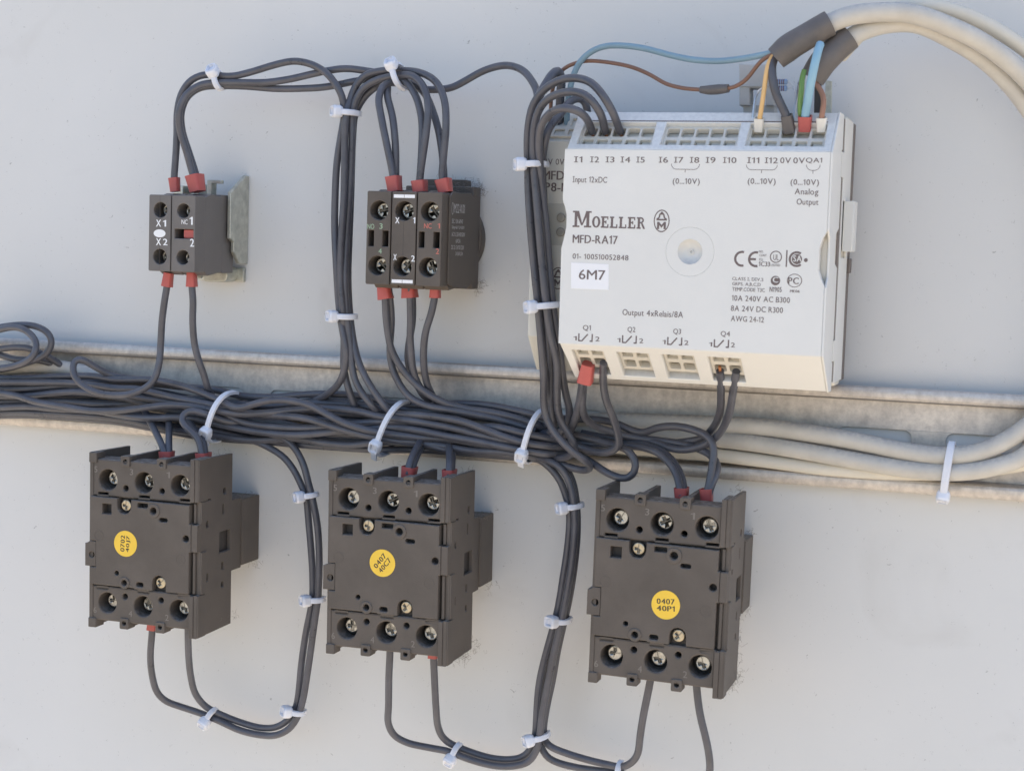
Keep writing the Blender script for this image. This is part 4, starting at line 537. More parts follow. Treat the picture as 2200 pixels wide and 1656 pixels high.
# ------------------------------------------------------------------ screws
def cross_screw(r, hgt):
    cr = r * 0.62; c = r * 0.15
    cross = [(c, c), (c, cr), (-c, cr), (-c, c), (-cr, c), (-cr, -c), (-c, -c), (-c, -cr), (c, -cr), (c, -c), (cr, -c), (cr, c)]
    a = math.radians(28); cross = [(x * math.cos(a) - y * math.sin(a), x * math.sin(a) + y * math.cos(a)) for x, y in cross]
    head = plate([circle(0, 0, r, 24), cross], 0, hgt, r * 0.16)
    core = plate([circle(0, 0, r * 0.8, 20)], -1.0, hgt * 0.35, 0.05)
    bar = plate([rect(-r * 0.95, r * 0.95, -0.14, 0.14)], hgt - 0.25, hgt + 0.02, 0.02)  # slot drawn as a dark strip instead of a shaded groove
    bar.transform(Matrix.Rotation(math.radians(62), 4, 'Y'))
    return join_mats([(head, 0), (core, 1), (bar, 1)])
SCREW_BIG, SCREW_SMALL = cross_screw(2.55, 1.5), cross_screw(2.05, 1.2)
for me, m in ((SCREW_BIG, 'screw_zinc'), (SCREW_SMALL, 'screw_brass')): me.materials.append(MAT[m]); me.materials.append(MAT['screw_recess_shade'])
def screw(me, x, z, d, parent, spin=0.0, tilt=0.0, scale=1.0):
    o = bpy.data.objects.new('screw', me); COL.objects.link(o); o.parent = parent
    o.location = V(x, z, d) - OFF[parent.name]; o.rotation_euler = (tilt, spin, 0); o.scale = (scale,) * 3; OFF[o.name] = OFF[parent.name]; return o
# ------------------------------------------------------------------ contactors
SIDE = lambda x: frame((x, 0, 0), (0, 0, 1), (0, 1, 0), (1, 0, 0))     # plate in the (d,z) plane at x, growing to +x
def make_contactor():
    c = root('contactor', CONTACTORS[0][0], CONTACTORS[0][1], 0, '', 'contactor', 'three black contactors under the rail', True, CONTACTORS[0][2])
    bp = 'black_plastic'
    obj('mounting_block', join(box(9, 44.0, 20.5, 45.8, 0.2, 14, 0.5), box(8, 43.4, 19.6, 46.4, 13.5, 24.4, 0.4)), bp, c)
    obj('housing', join(box(0.9, 43.4, 7.5, 56.5, 24, 39.2, 0.4), box(1.3, 43.3, 15.5, 49.2, 38, 46.2, 0.2)), bp, c)
    # side walls with their openings
    side = [(24, 0.4), (24, 64.4), (49.6, 64.8), (49.6, 49.4), (47.6, 49.4), (47.6, 15.6), (49.6, 15.6), (49.6, 0)]
    holes = [rect(25.2, 33.5, 28.5, 36.3, 0.2), rect(30, 31.4, 42.5, 46.5, 0.6), rect(41.5, 43.4, 39.5, 42, 0.6), rect(41.5, 43.4, 19.5, 22.6, 0.6), rect(30, 31.6, 22, 25, 0.6), rect(29.8, 31.8, 15.2, 17.6, 0.8), rect(28.6, 31, 49.8, 52.4, 0.9), rect(40, 42.3, 49, 49.7, 0.2)]
    obj('side_wall', plate([side] + holes, 43.5, 45.0, 0.25, SIDE(0)), bp, c)
    obj('side_wall', plate([[(24, 0.4), (24, 64.4), (49, 64.8), (49, 0)]], 0.0, 1.6, 0.25, SIDE(0)), bp, c)
    for z0, z1 in ((49.6, 64.6), (0.2, 15.4)): obj('side_rib', box(44.9, 45.45, z0, z1, 44.2, 49.4, 0.15), bp, c)
    obj('side_rib', box(44.9, 45.5, 15.8, 31.0, 43.6, 47.4, 0.15), bp, c)
    obj('side_rib', box(44.9, 45.4, 41.6, 49.2, 43.6, 47.4, 0.15), bp, c)
    obj('side_window', box(42.9, 43.46, 27, 38, 25, 34, 0.0), 'cavity_shade_dark', c)
    # corner columns
    for z0, z1 in ((0, 15.4), (49.3, 64.8)):
        obj('column', join(box(41.9, 43.55, z0, z1, 39, 49.9, 0.25)), bp, c)
    obj('column', join(box(42.6, 43.52, 16.0, 31.0, 39, 48.6, 0.15), box(42.5, 44.9, 31.4, 41.2, 45, 49.7, 0.2), box(42.6, 43.52, 41.6, 48.6, 39, 48.2, 0.15)), bp, c)
    # terminal rows
    TX = (7.6, 22.5, 37.3)
    for zc, z0, z1, nums in ((55.0, 48.9, 62.4, '531'), (9.6, 2.9, 15.6, '642')):
        loops = [rect(1.5, 42.0, z0, z1)] + [circle(x, zc, 3.75, 32) for x in TX] + [circle(x, zc - 2.6 if zc > 30 else zc + 3.0, 1.05, 16) for x in (15.0, 29.9)]
        loops += [rect(x - 2.1, x + 2.1, (49.3 if zc > 30 else 14.6), (50.2 if zc > 30 else 15.2), 0.1) for x in (5.6, 22.7, 39.4)]
        t = obj('terminal_row', plate(loops, 39.25, 48.9, 0.5), bp, c)
        for x in TX: obj('terminal_floor', box(x - 4.2, x + 4.2, zc - 4.2, zc + 4.2, 38.3, 40.6, 0), 'cavity_shade_dark', t)  # dark floor: the shade inside the well is in its colour
        for k, x in enumerate((2.4, 17.3, 32.4)):
            zz = zc + 2.4 if zc > 30 else zc - 4.2
            obj('moulded_number', text_mesh(nums[k], x - 0.6, zz, 1.4, 2.2, 48.93), 'moulded', t)
    for x in TX:
        for zc in (55.0, 9.6): screw(SCREW_BIG, x, zc + 0.1, 43.0, c, rnd.uniform(0, 3), rnd.uniform(-0.06, 0.06))
    # divider ribs above and below, with their guide posts
    for x in (15.0, 29.9):
        obj('divider', join(box(x - 0.9, x + 0.9, 55, 63.9, 24.2, 46, 0.25), plate([rect(x - 1.85, x + 1.85, 60.4, 64.2, 0.5), circle(x, 62.2, 0.85, 16)], 44.6, 49.5, 0.2)), bp, c)
        obj('divider', join(box(x - 0.9, x + 0.9, 0.7, 9, 27, 46, 0.25), plate([rect(x - 1.85, x + 1.85, 0.6, 4.6, 0.5), circle(x, 2.8, 0.85, 16)], 44.6, 49.5, 0.2)), bp, c)
        for z in (62.2, 2.8): obj('post_bore', box(x - 1.1, x + 1.1, z - 1.1, z + 1.1, 44.7, 46.5, 0), 'cavity_shade_dark', c)
    for z0, z1 in ((61.0, 64.7), (0.1, 3.6)): obj('corner_lug', box(0.02, 3.2, z0, z1, 44, 49.6, 0.3), bp, c)
    obj('side_clip', plate([[(-1.4, 22.8), (3.2, 22.8), (3.2, 32.2), (0.6, 32.2), (-0.4, 31.4), (-1.4, 31.2)], circle(1.4, 27.1, 1.15, 18)], 43.0, 49.7, 0.25), bp, c)
    # front cover: outline with its screw bays, openings and bosses
    out = [(0.9, 16.2), (19.4, 16.2), (19.4, 15.9), (24.6, 15.9), (26.85, 16.0)]
    out += [(29.6 + 2.75 * math.cos(math.radians(a)), 19.0 + 2.75 * math.sin(math.radians(a))) for a in (180, 150, 120, 90, 60, 30, 0)]
    out += [(32.4, 16.0), (41.7, 16.0), (41.7, 31.2), (42.4, 31.2), (42.4, 41.4), (41.7, 41.4), (41.7, 48.2), (27.0, 48.4), (17.9, 48.5)]
    out += [(15.0 + 2.85 * math.cos(math.radians(a)), 45.9 + 2.85 * math.sin(math.radians(a))) for a in (0, -30, -60, -90, -120, -150, 180)]
    out += [(12.1, 48.6), (0.9, 48.7), (0.9, 32.4), (3.3, 32.4), (3.3, 22.6), (0.9, 22.6)]
    holes = [rect(5.9, 9.7, 42.6, 46.3, 0.15), circle(27.2, 45.2, 1.25, 20), rect(29.4, 32.9, 41.4, 42.9, 0.7), circle(39.6, 36.2, 0.01, 3), circle(12.1, 21.2, 0.85, 16), circle(15.4, 17.9, 1.05, 18), rect(20.2, 23.2, 16.9, 18.6, 0.7), rect(20.6, 24.8, 45.9, 47.6, 0.15)]
    holes[3] = circle(40.4, 36.1, 1.25, 18)
    cov = obj('front_cover', plate([out] + holes, 46.22, 49.95, 0.3), bp, c)
    obj('cover_back', box(1.5, 41.6, 16.6, 48.0, 46.0, 46.5, 0), 'cavity_shade_dark', cov)
    for x, z, r0, r1 in ((27.2, 45.2, 1.35, 2.6), (15.4, 17.9, 1.15, 2.2)): obj('boss', plate([circle(x, z, r1, 28), circle(x, z, r0, 20)], 49.5, 50.35, 0.25), bp, cov)
    for x, z in ((4.6, 34.4), (38.4, 28.3)): obj('moulding_mark', plate([circle(x, z, 1.9, 28), circle(x, z, 1.72, 28)], 49.8, 50.02, 0.02), bp, cov)
    screw(SCREW_SMALL, 15.0, 46.1, 47.4, c, 0.5); screw(SCREW_SMALL, 29.6, 18.9, 47.4, c, 1.2)
    return c
contactor = make_contactor()
SPECS = [('black contactor with round yellow sticker 0702 40J7', ('0702', '40J7'), math.radians(88)),
         ('black contactor with round yellow sticker 0407 40C7 turned askew', ('0407', '40C7'), math.radians(52)),
         ('black contactor with round yellow sticker 0407 40P1 printed upright', ('0407', '40P1'), math.radians(3))]
units = []
for i, (lab, lines, rot) in enumerate(SPECS):
    c = contactor if i == 0 else copy_tree(contactor)
    x, z, th = CONTACTORS[i]; c.location = V(x, z, 0); c.rotation_euler = (0, -th, 0); c['label'] = lab; units.append(c)
for i, (lab, lines, rot) in enumerate(SPECS):
    c = units[i]; OFF[c.name] = Vector((0, 0, 0)); sx, sz = LOC['stick'][i]
    st = obj('yellow_sticker', plate([circle(sx, sz, 4.75, 40)], 49.96, 50.05, 0.03), 'paper_yellow', c); st['label'] = 'round yellow sticker printed ' + ' '.join(lines)
    for k, t in enumerate(lines):
        dy = (1.15, -1.15)[k]; u, v = -dy * math.sin(rot), dy * math.cos(rot)
        obj('lettering', text_mesh(t, sx + u, sz + v, 6.0, 1.75, 50.07, True, rot, centre=True), 'print_black', st)
# ------------------------------------------------------------------ indicator block with two elements (X1 X2 and NC)
lb = root('contact_block', 25, 47, 8, 'dark grey two element block marked X1 X2 with a zinc bracket behind', 'contact block')
gp = 'grey_plastic_dark'
LX0, LX1, LXM, LZ0, LZ1, LD = 15.6, 34.9, 24.9, 47.2, 75.1, 37.0
def element(name, x0, x1, z0, z1, d, holes, parent, mat, back=10.0, chamf=3.0):
    """one narrow contact element: chamfered side outline, front plate with round screw wells"""
    prof = [(back, z0 + 1.2), (d - 7 - chamf, z0 - 1.2), (d - 7, z0 + 0.4), (d - 7, z1 - 0.6), (d - 9 - chamf, z1 + 0.8), (back, z1 - 0.5)]
    prof.reverse()
    e = obj(name, plate([prof], x0 + 0.12, x1 - 0.12, 0.25, SIDE(0)), mat, parent)
    loops = [rect(x0 + 0.1, x1 - 0.1, z0 + 0.1, z1 - 0.1, 0.5, 2)] + holes
    obj('face', plate(loops, d - 7.2, d, 0.3), mat, e)
    return e
wx = (x0w, x1w) = (20.6, 30.4)
e1 = element('lamp_element', LX0, LXM - 0.1, LZ0, LZ1, LD, [circle(20.4, 69.5, 2.75, 26), circle(20.4, 52.6, 2.75, 26)], lb, gp)
e2 = element('switch_element', LXM + 0.1, LX1, LZ0, LZ1, LD, [circle(29.9, 69.4, 2.6, 26), circle(29.9, 52.6, 2.6, 26), rect(26.4, 34.0, 59.4, 62.8, 0.1)], lb, gp)
obj('seam', box(20.22, 20.32, 47.6, 74.8, 36.5, 37.02, 0), 'cavity_shade_dark', e1)
obj('plunger', box(29.4, 33.9, 59.6, 62.6, 30.2, 35.6, 0.2), 'red_sleeve', e2)
for x, z in ((20.6, 69.6), (20.6, 52.7), (30.2, 69.5), (30.2, 52.7)):
    screw(SCREW_BIG, x, z, 30.6, lb, rnd.uniform(0, 3), 0, 0.85)
obj('printed_oval', plate([circle(20.25, 61.0, 2.45, 30, 1.45)], 37.0, 37.05, 0.01), 'print_white', e1)
obj('rear_housing', join(box(19.5, 34.7, 49.0, 76.0, 8.5, 18, 0.5), box(31.2, 34.9, 46.9, 58, 8.2, 17, 0.4)), gp, lb)
obj('spring', tube([(27.5 + 0.9 * math.cos(a * 0.9), 46.8 - a * 0.03, 20 + 0.9 * math.sin(a * 0.9)) for a in range(0, 60)], 0.25, 6, 0.5), 'zinc_bracket', lb)
obj('contact_tab', box(31.5, 33.2, 72.0, 75.6, 14.5, 19.2, 0.2), 'screw_zinc', lb)
brk = [(0.4, 50.5), (0.4, 83.8), (2.6, 83.9), (9.0, 80.2), (14.5, 77.0), (14.5, 60.0), (11.5, 58.6), (11.5, 55.0), (7.0, 50.6)]
obj('bracket', plate([list(reversed(brk))], 35.4, 37.0, 0.35, SIDE(0)), 'zinc_bracket', lb)
obj('bracket_foot', join(box(16, 36.2, 43.6, 49.0, 0.3, 2.2, 0.4), plate([rect(22.5, 33.5, 43.4, 49.5, 2.2, 4)], 2.0, 10.0, 0.5)), 'zinc_bracket', lb)
obj('bracket_hook', join(box(27.0, 29.0, 75.0, 81.5, 11, 15, 0.3), box(28.6, 33.0, 80.2, 81.5, 12.9, 15.1, 0.25)), 'zinc_bracket', lb)
for q in ((13.5, 17.5, 73, 79.2, 4, 16, 0.4), (19.5, 23.0, 73, 80.0, 6, 14, 0.4)): obj('bracket_lug', box(*q), 'zinc_bracket', lb)
# ------------------------------------------------------------------ three element contact block
mb = root('contact_block', 118, 45.6, 8, 'black three element contact block with green, white and red terminal marks', 'contact block')
bp = 'black_plastic'; MZ0, MZ1, MD = 45.7, 77.9, 42.0
xs = (104.0, 113.3, 122.7, 132.1)
for k in range(3):
    x0, x1 = xs[k] + 0.1, xs[k + 1] - 0.1; xc = (x0 + x1) / 2
    hs = [circle(xc + 0.1, 71.2, 3.3, 30), circle(xc - 0.1, 52.3, 3.3, 30)]
    if k != 1: hs += [rect(x0 + 0.9, x0 + 2.9, 58.9, 64.3, 0.1), rect(x1 - 3.0, x1 - 0.8, 58.9, 64.3, 0.1)]
    e = element(('normally_open_element', 'lamp_element', 'normally_closed_element')[k], x0, x1, MZ0, MZ1, MD, hs, mb, bp, 9.0, 2.0)
    for z in (71.3, 52.4): screw(SCREW_BIG, xc + 0.2, z, 36.2, mb, rnd.uniform(0, 3), 0, 1.06)
    if k == 1:
        obj('seam', box(xc - 0.08, xc + 0.02, 55.8, 67.6, 41.6, 42.03, 0), 'cavity_shade_dark', e)
        for zz in (75.6, 46.6): obj('label_strip', plate([rect(xc - 3.9, xc - 0.1, zz, zz + 1.15), rect(xc + 0.05, xc + 3.9, zz, zz + 1.15)], 42.0, 42.06, 0.01), 'paper_white', e)
    else:
        obj('spring', tube([(x1 - 1.9, 59.6, 37.2), (x1 - 1.5, 61.5, 38.3), (x1 - 1.9, 63.6, 37.2)], 0.3, 8, 0.5), 'screw_zinc', e)
obj('side_cover', plate([[(9.5, 47.5), (9.5, 76), (16, 78.6), (34.0, 78.0), (36, 76.5), (36, 47), (33, 45.9), (18, 44.8)], ][0:1], 131.95, 132.6, 0.2, SIDE(0)), bp, mb)
obj('rear_housing', join(box(106, 132.3, 44.6, 81.0, 4.5, 12, 0.6), plate([circle(117.5, 62.5, 15.8, 48)], 0.4, 5.5, 0.8), box(112, 128, 78, 83.5, 3, 10, 0.5)), bp, mb)
SX = frame((132.65, 0, 0), (0, 0, -1), (0, 1, 0), (1, 0, 0))
def side_text(t, d_left, z, w, h): obj('lettering', text_mesh(t, -d_left, z, w, h, 0.02, mx=SX), 'print_grey', mb)
side_text('M22-K01', 32.5, 71.2, 10.6, 3.2)
for k, (t, w) in enumerate((('IEC / EN 60947', 10.8), ('Uimp=6kV Ui=500V', 12.4), ('AC-15: 230/400/500V', 13.2), ('6/4/2A', 4.6), ('DC-13: 24/110/220V', 12.6), ('3/0,8/0,3A', 7.4))): side_text(t, 34.2 if k not in (3, 5) else 30.0, 67.6 - k * 2.25, w, 1.5)
obj('lettering', plate([circle(-33.9, 72.6, 0.95, 24, 2.1), circle(-33.9, 72.6, 0.75, 24, 1.85)], 0.01, 0.04, 0.005, SX), 'print_grey', mb)
# ------------------------------------------------------------------ rear white module
cp = root('power_module', 213, 18, 10, 'off white rear electronics module half hidden behind the front module', 'module')
prof = [(17, 18.5), (17, 105), (28, 105), (38, 95.5), (38, 30.5), (27, 18.5)]
obj('housing', plate([list(reversed(prof))], 162.4, 264.3, 0.5, SIDE(0)), 'module_rear', cp)
obj('side_bridge', join(box(264.0, 264.95, 85.2, 93.0, 35.0, 40.6, 0.1), box(264.0, 264.95, 27.2, 33.8, 35.0, 40.6, 0.1)), 'module_white', cp)
obj('rear_flange', box(164, 264.7, 19.5, 104, 7.8, 16.9, 0.3), 'gap_shade_dark', cp)
obj('side_panel', plate([[(17, 20), (17, 104), (35.3, 104), (35.3, 20)][::-1], rect(22, 34, 60, 78)], 264.3, 265.0, 0.2, SIDE(0)), 'module_white', cp)
obj('latch', box(264.6, 268.0, 62.0, 78.2, 20.5, 29.0, 0.4), 'module_white', cp)
obj('latch', box(264.2, 265.6, 55.0, 59.8, 9.0, 15.0, 0.3), 'gap_shade_dark', cp)
dT = Vector((0, 9.5, -10)); lT = dT.length
CT = frame((0, 95.5, 38), (1, 0, 0), (0, 9.5 / lT, -10 / lT), (0, 10 / lT, 9.5 / lT))
cells = [rect(165.5 + 5.0 * k - 1.8, 165.5 + 5.0 * k + 1.8, s0, s1, 0.4, 2) for k in range(4) for s0, s1 in ((2.4, 5.4), (7.0, 11.0))]
obj('terminal_grid', plate([rect(163.2, 183.4, 1.6, 12.4)] + cells, 0.02, 0.9, 0.15, CT), 'module_cream', cp)
zt, zb = LOC['cpz'][0], LOC['cpz'][1]
obj('display_window', box(163.0, 200.0, zb, zt, 36.0, 38.04, 0.1), 'module_window', cp)
for x, z in LOC['cpled']: obj('indicator', plate([circle(x, z, 1.5, 20)], 37.9, 38.9, 0.5), 'led', cp)
# ------------------------------------------------------------------ front white module
ra = root('relay_module', 223, 18, 41, 'white front electronics module with printed terminal names and 6M7 sticker', 'module')
mw = 'module_white'
zlo, zhi, DF = 30.0, 91.5, 63.0
fo = [(181.0, zlo), (264.3, zlo), (264.3, 51.2), (263.2, 53.4), (262.3, 56.0), (262.3, 62.5), (263.2, 65.6), (264.3, 67.6), (264.3, zhi), (181.0, zhi), (180.8, 75.5), (181.6, 73.5), (182.3, 70.8), (182.3, 66.8), (181.6, 63.2), (180.9, 60.0)]
cxd, czd = LOC['dimple']
front = obj('front_face', plate([fo, circle(cxd, czd, 7.60, 72)], 59.5, DF, 0.12), mw, ra)
obj('round_inset', plate([circle(cxd, czd, 7.58, 72), circle(cxd, czd, 3.9, 48)], 59.5, DF - 0.01, 0.05), mw, front)
# shallow dished button in the inset
secs = []
for r, d in ((3.9, 63.0), (3.65, 62.4), (3.3, 61.7), (2.8, 61.1), (2.2, 60.7), (1.5, 60.45), (0.95, 60.4), (0.8, 60.4), (0.72, 60.9), (0.42, 60.95), (0.32, 60.4)): secs.append([(cxd + r * math.cos(2 * math.pi * k / 40), czd + r * math.sin(2 * math.pi * k / 40), d) for k in range(40)])
obj('dished_button', loft(secs, True), mw, front)
rightp = [(41.0, 17.9), (46.5, 17.9), (63, 30.0), (63, 91.5), (50, 104.5), (41.0, 104.5)]
obj('side_panel', plate([[(41.0, 17.9), (46.5, 17.9), (62.9, 30.0), (62.9, 50.8), (59.6, 54.0), (59.6, 64.8), (62.9, 68.0), (62.9, 91.5), (50, 104.5), (41.0, 104.5), (41.0, 93.5), (42.6, 93.5), (42.6, 85), (41, 85), (41, 69), (47.5, 66.8), (47.5, 58.6), (41, 56.8), (41, 34), (42.6, 34), (42.6, 27), (41, 27)]], 264.3, 265.0, 0.3, SIDE(0)), mw, ra)
obj('side_panel', plate([[(41.0, 17.9), (46.5, 17.9), (61.5, 29.0), (61.5, 92.5), (50, 104.5), (41.0, 104.5)]], 183.0, 184.0, 0.2, SIDE(0)), mw, ra)
core = [(40.2, 21.0), (43.2, 21.0), (59.0, 32.5), (59.0, 90.0), (46.6, 102.4), (40.2, 102.4)]
obj('core', plate([core], 184.0, 264.28, 0.2, SIDE(0)), 'module_cream', ra)
obj('seam', box(184, 264.6, 20.5, 103.5, 35.4, 40.3, 0), 'gap_shade_dark', ra)  # dark filler between the modules, its colour carries the gap's shade
# sloping terminal decks
r2 = math.sqrt(0.5); TOP = frame((0, 91.5, 63), (1, 0, 0), (0, r2, -r2), (0, r2, r2))
wins = [(184.3, 208.4), (211.2, 235.3), (237.9, 262.0)]
deck = obj('upper_deck', plate([[(181.6, 0.2), (264.28, 0.2), (264.28, 18.1), (181.6, 18.1)]] + [[(a, 2.6), (b, 2.6), (b - 0.3, 13.0), (a + 0.3, 13.0)] for a, b in wins], -4.2, 0, 0.35, TOP), mw, ra)
for a, b in wins:
    p = (b - a - 0.8) / 5; cells = []
    for k in range(5):
        u = a + 0.4 + p * (k + 0.5); cells += [rect(u - 1.75, u + 1.75, 3.6, 6.4, 0.35, 2), rect(u - 1.95, u + 1.95, 7.9, 11.9, 0.7, 3)]
    gr = obj('socket_grid', plate([rect(a - 0.2, b + 0.2, 2.3, 13.2)] + cells, -3.6, -1.5, 0.25, TOP), 'module_cream', deck)
    for k in range(5):
        u = a + 0.4 + p * (k + 0.5); obj('clamp', plate([rect(u - 1.3, u + 1.75, 3.5, 6.5)], -4.3, -2.6, 0.2, TOP), 'module_window', gr)
obj('deck_gap_shade', plate([rect(184.6, 261.8, 13.35, 13.9, 0.1, 2)], -0.5, 0.01, 0.0001, TOP), 'gap_shade_dark', deck)  # raised dark strip standing in for a shaded groove
obj('rear_rim', box(184, 264.28, 101.0, 104.4, 41.1, 46.0, 0.4), mw, ra)
lb2 = math.hypot(12.1, 16.5); BOT = frame((0, 30.0, 63), (-1, 0, 0), (0, -12.1 / lb2, -16.5 / lb2), (0, -16.5 / lb2, 12.1 / lb2))
bw = [(184.6, 195.0), (199.4, 209.8), (214.1, 224.4), (228.8, 239.2)]
deck2 = obj('lower_deck', plate([[(-264.28, 0.2), (-181.4, 0.2), (-182.2, 20.2), (-264.28, 20.2)]] + [[(-b, 3.6), (-a, 3.6), (-a, 17.6), (-b, 17.6)] for a, b in bw], -4.5, 0, 0.35, BOT), mw, ra)
for a, b in bw:
    cells = []
    for k in range(2):
        u = a + (b - a) * (0.27 + 0.46 * k); cells += [rect(-u - 1.75, -u + 1.75, 5.0, 8.2, 0.1), rect(-u - 1.85, -u + 1.85, 10.0, 14.0, 0.7, 3)]
    gr = obj('socket_grid', plate([rect(-b + 0.05, -a - 0.05, 3.7, 15.4)] + cells, -3.8, -1.4, 0.2, BOT), 'module_cream', deck2)
    for k in range(2):
        u = a + (b - a) * (0.27 + 0.46 * k); obj('clamp', plate([rect(-u - 1.75, -u + 1.1, 4.9, 8.3)], -4.6, -2.6, 0.2, BOT), 'module_window', gr)
# paper sticker and print
sq = LOC['sticker']; stk = obj('paper_sticker', plate([[sq[3], sq[2], sq[1], sq[0]]], 63.0, 63.12, 0.03), 'paper_white', front); stk['label'] = 'white paper sticker printed 6M7'
PARENT = {'RA': front, 'STK': stk, 'CP': cp, 'LB': lb, 'MB': mb}
for dev, t, x, z, w, h, d, m, bold in TEXTS:
    obj('lettering', text_mesh(t, x, z, w, h, d if dev != 'STK' else 63.16, bold), m, PARENT[dev])
def prints(loops_list, parent, d=63.0, mat='print_dark', name='printed_mark'):
    ms = [plate(lp, d, d + 0.04 + 0.006 * (k % 5), 0.005) for k, lp in enumerate(loops_list)]
    return obj(name, join(*ms), mat, parent)
def emblem(cx, cz, h, parent, d, name='printed_emblem'):
    w = h * 0.36; hh = h / 2
    bell = [(-0.24, 0.02), (0.24, 0.02), (0.24, 0.10), (0.15, 0.16), (0.12, 0.30), (0.06, 0.36), (0.03, 0.41), (-0.03, 0.41), (-0.06, 0.36), (-0.12, 0.30), (-0.15, 0.16), (-0.24, 0.10)]
    bell_in = [(-0.13, 0.09), (0.13, 0.09), (0.08, 0.15), (0.06, 0.27), (-0.06, 0.27), (-0.08, 0.15)]
    em = [(-0.2, -0.36), (-0.1, -0.36), (-0.1, -0.18), (0, -0.31), (0.1, -0.18), (0.1, -0.36), (0.2, -0.36), (0.2, -0.04), (0.11, -0.04), (0, -0.18), (-0.11, -0.04), (-0.2, -0.04)]
    T = lambda L: [(cx + u * h, cz + v * h) for u, v in L]
    prints([[circle(cx, cz, w, 36, hh), circle(cx, cz, w * 0.87, 36, hh * 0.9)], [T(bell), T(bell_in)], [T(em)]], parent, d, name=name)
emblem(*LOC['logo'], 7.0, front, 63.0)
emblem(*LOC['cpl'], 7.4, cp, 38.0)
# slab serif word mark drawn letter by letter (stroke rectangles and slabs)
def word_mark():
    (x0, z0), (x1, _), (_, zt_) = LOC['moeller']; H = zt_ - z0; h = H * 0.70; W = x1 - x0; L = []
    adv = [0.0]
    wM = W * 0.265; ws = (W - wM) / 6.0
    def R(a, b, c, e): L.append([rect(a, b, c, e)])
    t = 0.165 * H; s = 0.10 * H
    # M
    R(x0 + 0.10 * wM, x0 + 0.10 * wM + t, z0 + s, z0 + H - s); R(x0 + 0.72 * wM, x0 + 0.72 * wM + t * 1.1, z0 + s, z0 + H - s)
    R(x0, x0 + 0.36 * wM, z0, z0 + s); R(x0 + 0.60 * wM, x0 + 0.98 * wM, z0, z0 + s); R(x0, x0 + 0.28 * wM, z0 + H - s, z0 + H); R(x0 + 0.68 * wM, x0 + 0.98 * wM, z0 + H - s, z0 + H)
    a, b, m = x0 + 0.12 * wM, x0 + 0.86 * wM, x0 + 0.49 * wM
    L.append([[(a, z0 + H), (m - 0.04 * wM, z0 + 0.12 * H), (m + 0.04 * wM, z0 + 0.12 * H), (a + 0.20 * wM, z0 + H)][::-1]])
    L.append([[(b - 0.16 * wM, z0 + H), (m - 0.03 * wM, z0 + 0.12 * H), (m + 0.03 * wM, z0 + 0.12 * H), (b, z0 + H)][::-1]])
    t *= 0.86; s *= 0.9
    for k, ch in enumerate('OELLER'):
        u = x0 + wM + ws * k + ws * 0.04; w = ws * 0.93
        if ch == 'O': L.append([circle(u + w / 2, z0 + h / 2, w / 2, 32, h / 2), circle(u + w / 2, z0 + h / 2, w / 2 - t, 32, h / 2 - s)])
        else:
            R(u + 0.12 * w, u + 0.12 * w + t, z0 + s, z0 + h - s)
            if ch in 'EL':
                R(u, u + w * 0.92, z0, z0 + s); R(u + 0.78 * w, u + 0.92 * w, z0 + s, z0 + 0.34 * h)
            if ch == 'L': R(u, u + 0.5 * w, z0 + h - s, z0 + h)
            if ch == 'E':
                R(u, u + w * 0.88, z0 + h - s, z0 + h); R(u + 0.76 * w, u + 0.88 * w, z0 + 0.72 * h, z0 + h - s); R(u + 0.12 * w + t, u + 0.62 * w, z0 + h * 0.46, z0 + h * 0.46 + s); R(u + 0.55 * w, u + 0.66 * w, z0 + 0.36 * h, z0 + 0.66 * h)
            if ch == 'R':
                R(u, u + 0.5 * w, z0, z0 + s); R(u, u + 0.3 * w, z0 + h - s, z0 + h)
                L.append([arc_band(u + 0.5 * w, z0 + 0.74 * h, 0.26 * h - s, 0.26 * h, 90, -90, 12)]); R(u + 0.3 * w, u + 0.5 * w, z0 + h - s, z0 + h); R(u + 0.12 * w + t, u + 0.5 * w, z0 + 0.48 * h, z0 + 0.48 * h + s)
                L.append([[(u + 0.5 * w, z0 + 0.48 * h), (u + 0.72 * w, z0 + 0.48 * h), (u + 1.02 * w, z0), (u + 0.78 * w, z0)][::-1]])
    prints(L, front, name='printed_word')
word_mark()
(cx, cz), (ex, ez) = LOC['ce']
prints([[arc_band(cx + 0.6, cz, 1.75, 2.45, 75, 285)], [arc_band(ex + 0.6, ez, 1.75, 2.45, 75, 285)], [rect(ex - 1.2, ex + 0.6, ez - 0.33, ez + 0.33)]], front)
x, z = LOC['ul']; prints([[circle(x, z, 1.85, 30), circle(x, z, 1.55, 30)]], front)
x, z = LOC['bar']; prints([[rect(x - 0.2, x + 0.2, z - 2.5, z + 2.6)]], front)
x, z = LOC['csa']; prints([[arc_band(x - 0.2, z, 1.75, 2.4, 55, 310, 26)], [circle(x - 0.1, z, 1.55, 26)], [circle(x + 2.6, z - 0.2, 0.6, 16)]], front)
x, z = LOC['tick']; prints([[circle(x, z, 1.45, 26)]], front)
x, z = LOC['pct']; prints([[circle(x, z, 2.3, 36, 2.05), circle(x, z, 2.05, 36, 1.85)]], front)
for (xa, za), (xb, zb_) in LOC['brack']:
    r = min(za - zb_, (xb - xa) / 2 - 0.1) * 0.95; t = 0.16; zz = za - r; xm = (xa + xb) / 2
    L = [[arc_band(xa + r, za, r - t, r, 180, 270, 10)], [arc_band(xb - r, za, r - t, r, 270, 360, 10)], [rect(xm - t / 2, xm + t / 2, zz - 0.9, zz)]]
    if xb - r > xa + r + 0.1: L.append([rect(xa + r, xb - r, zz, zz + t)])
    prints(L, front)
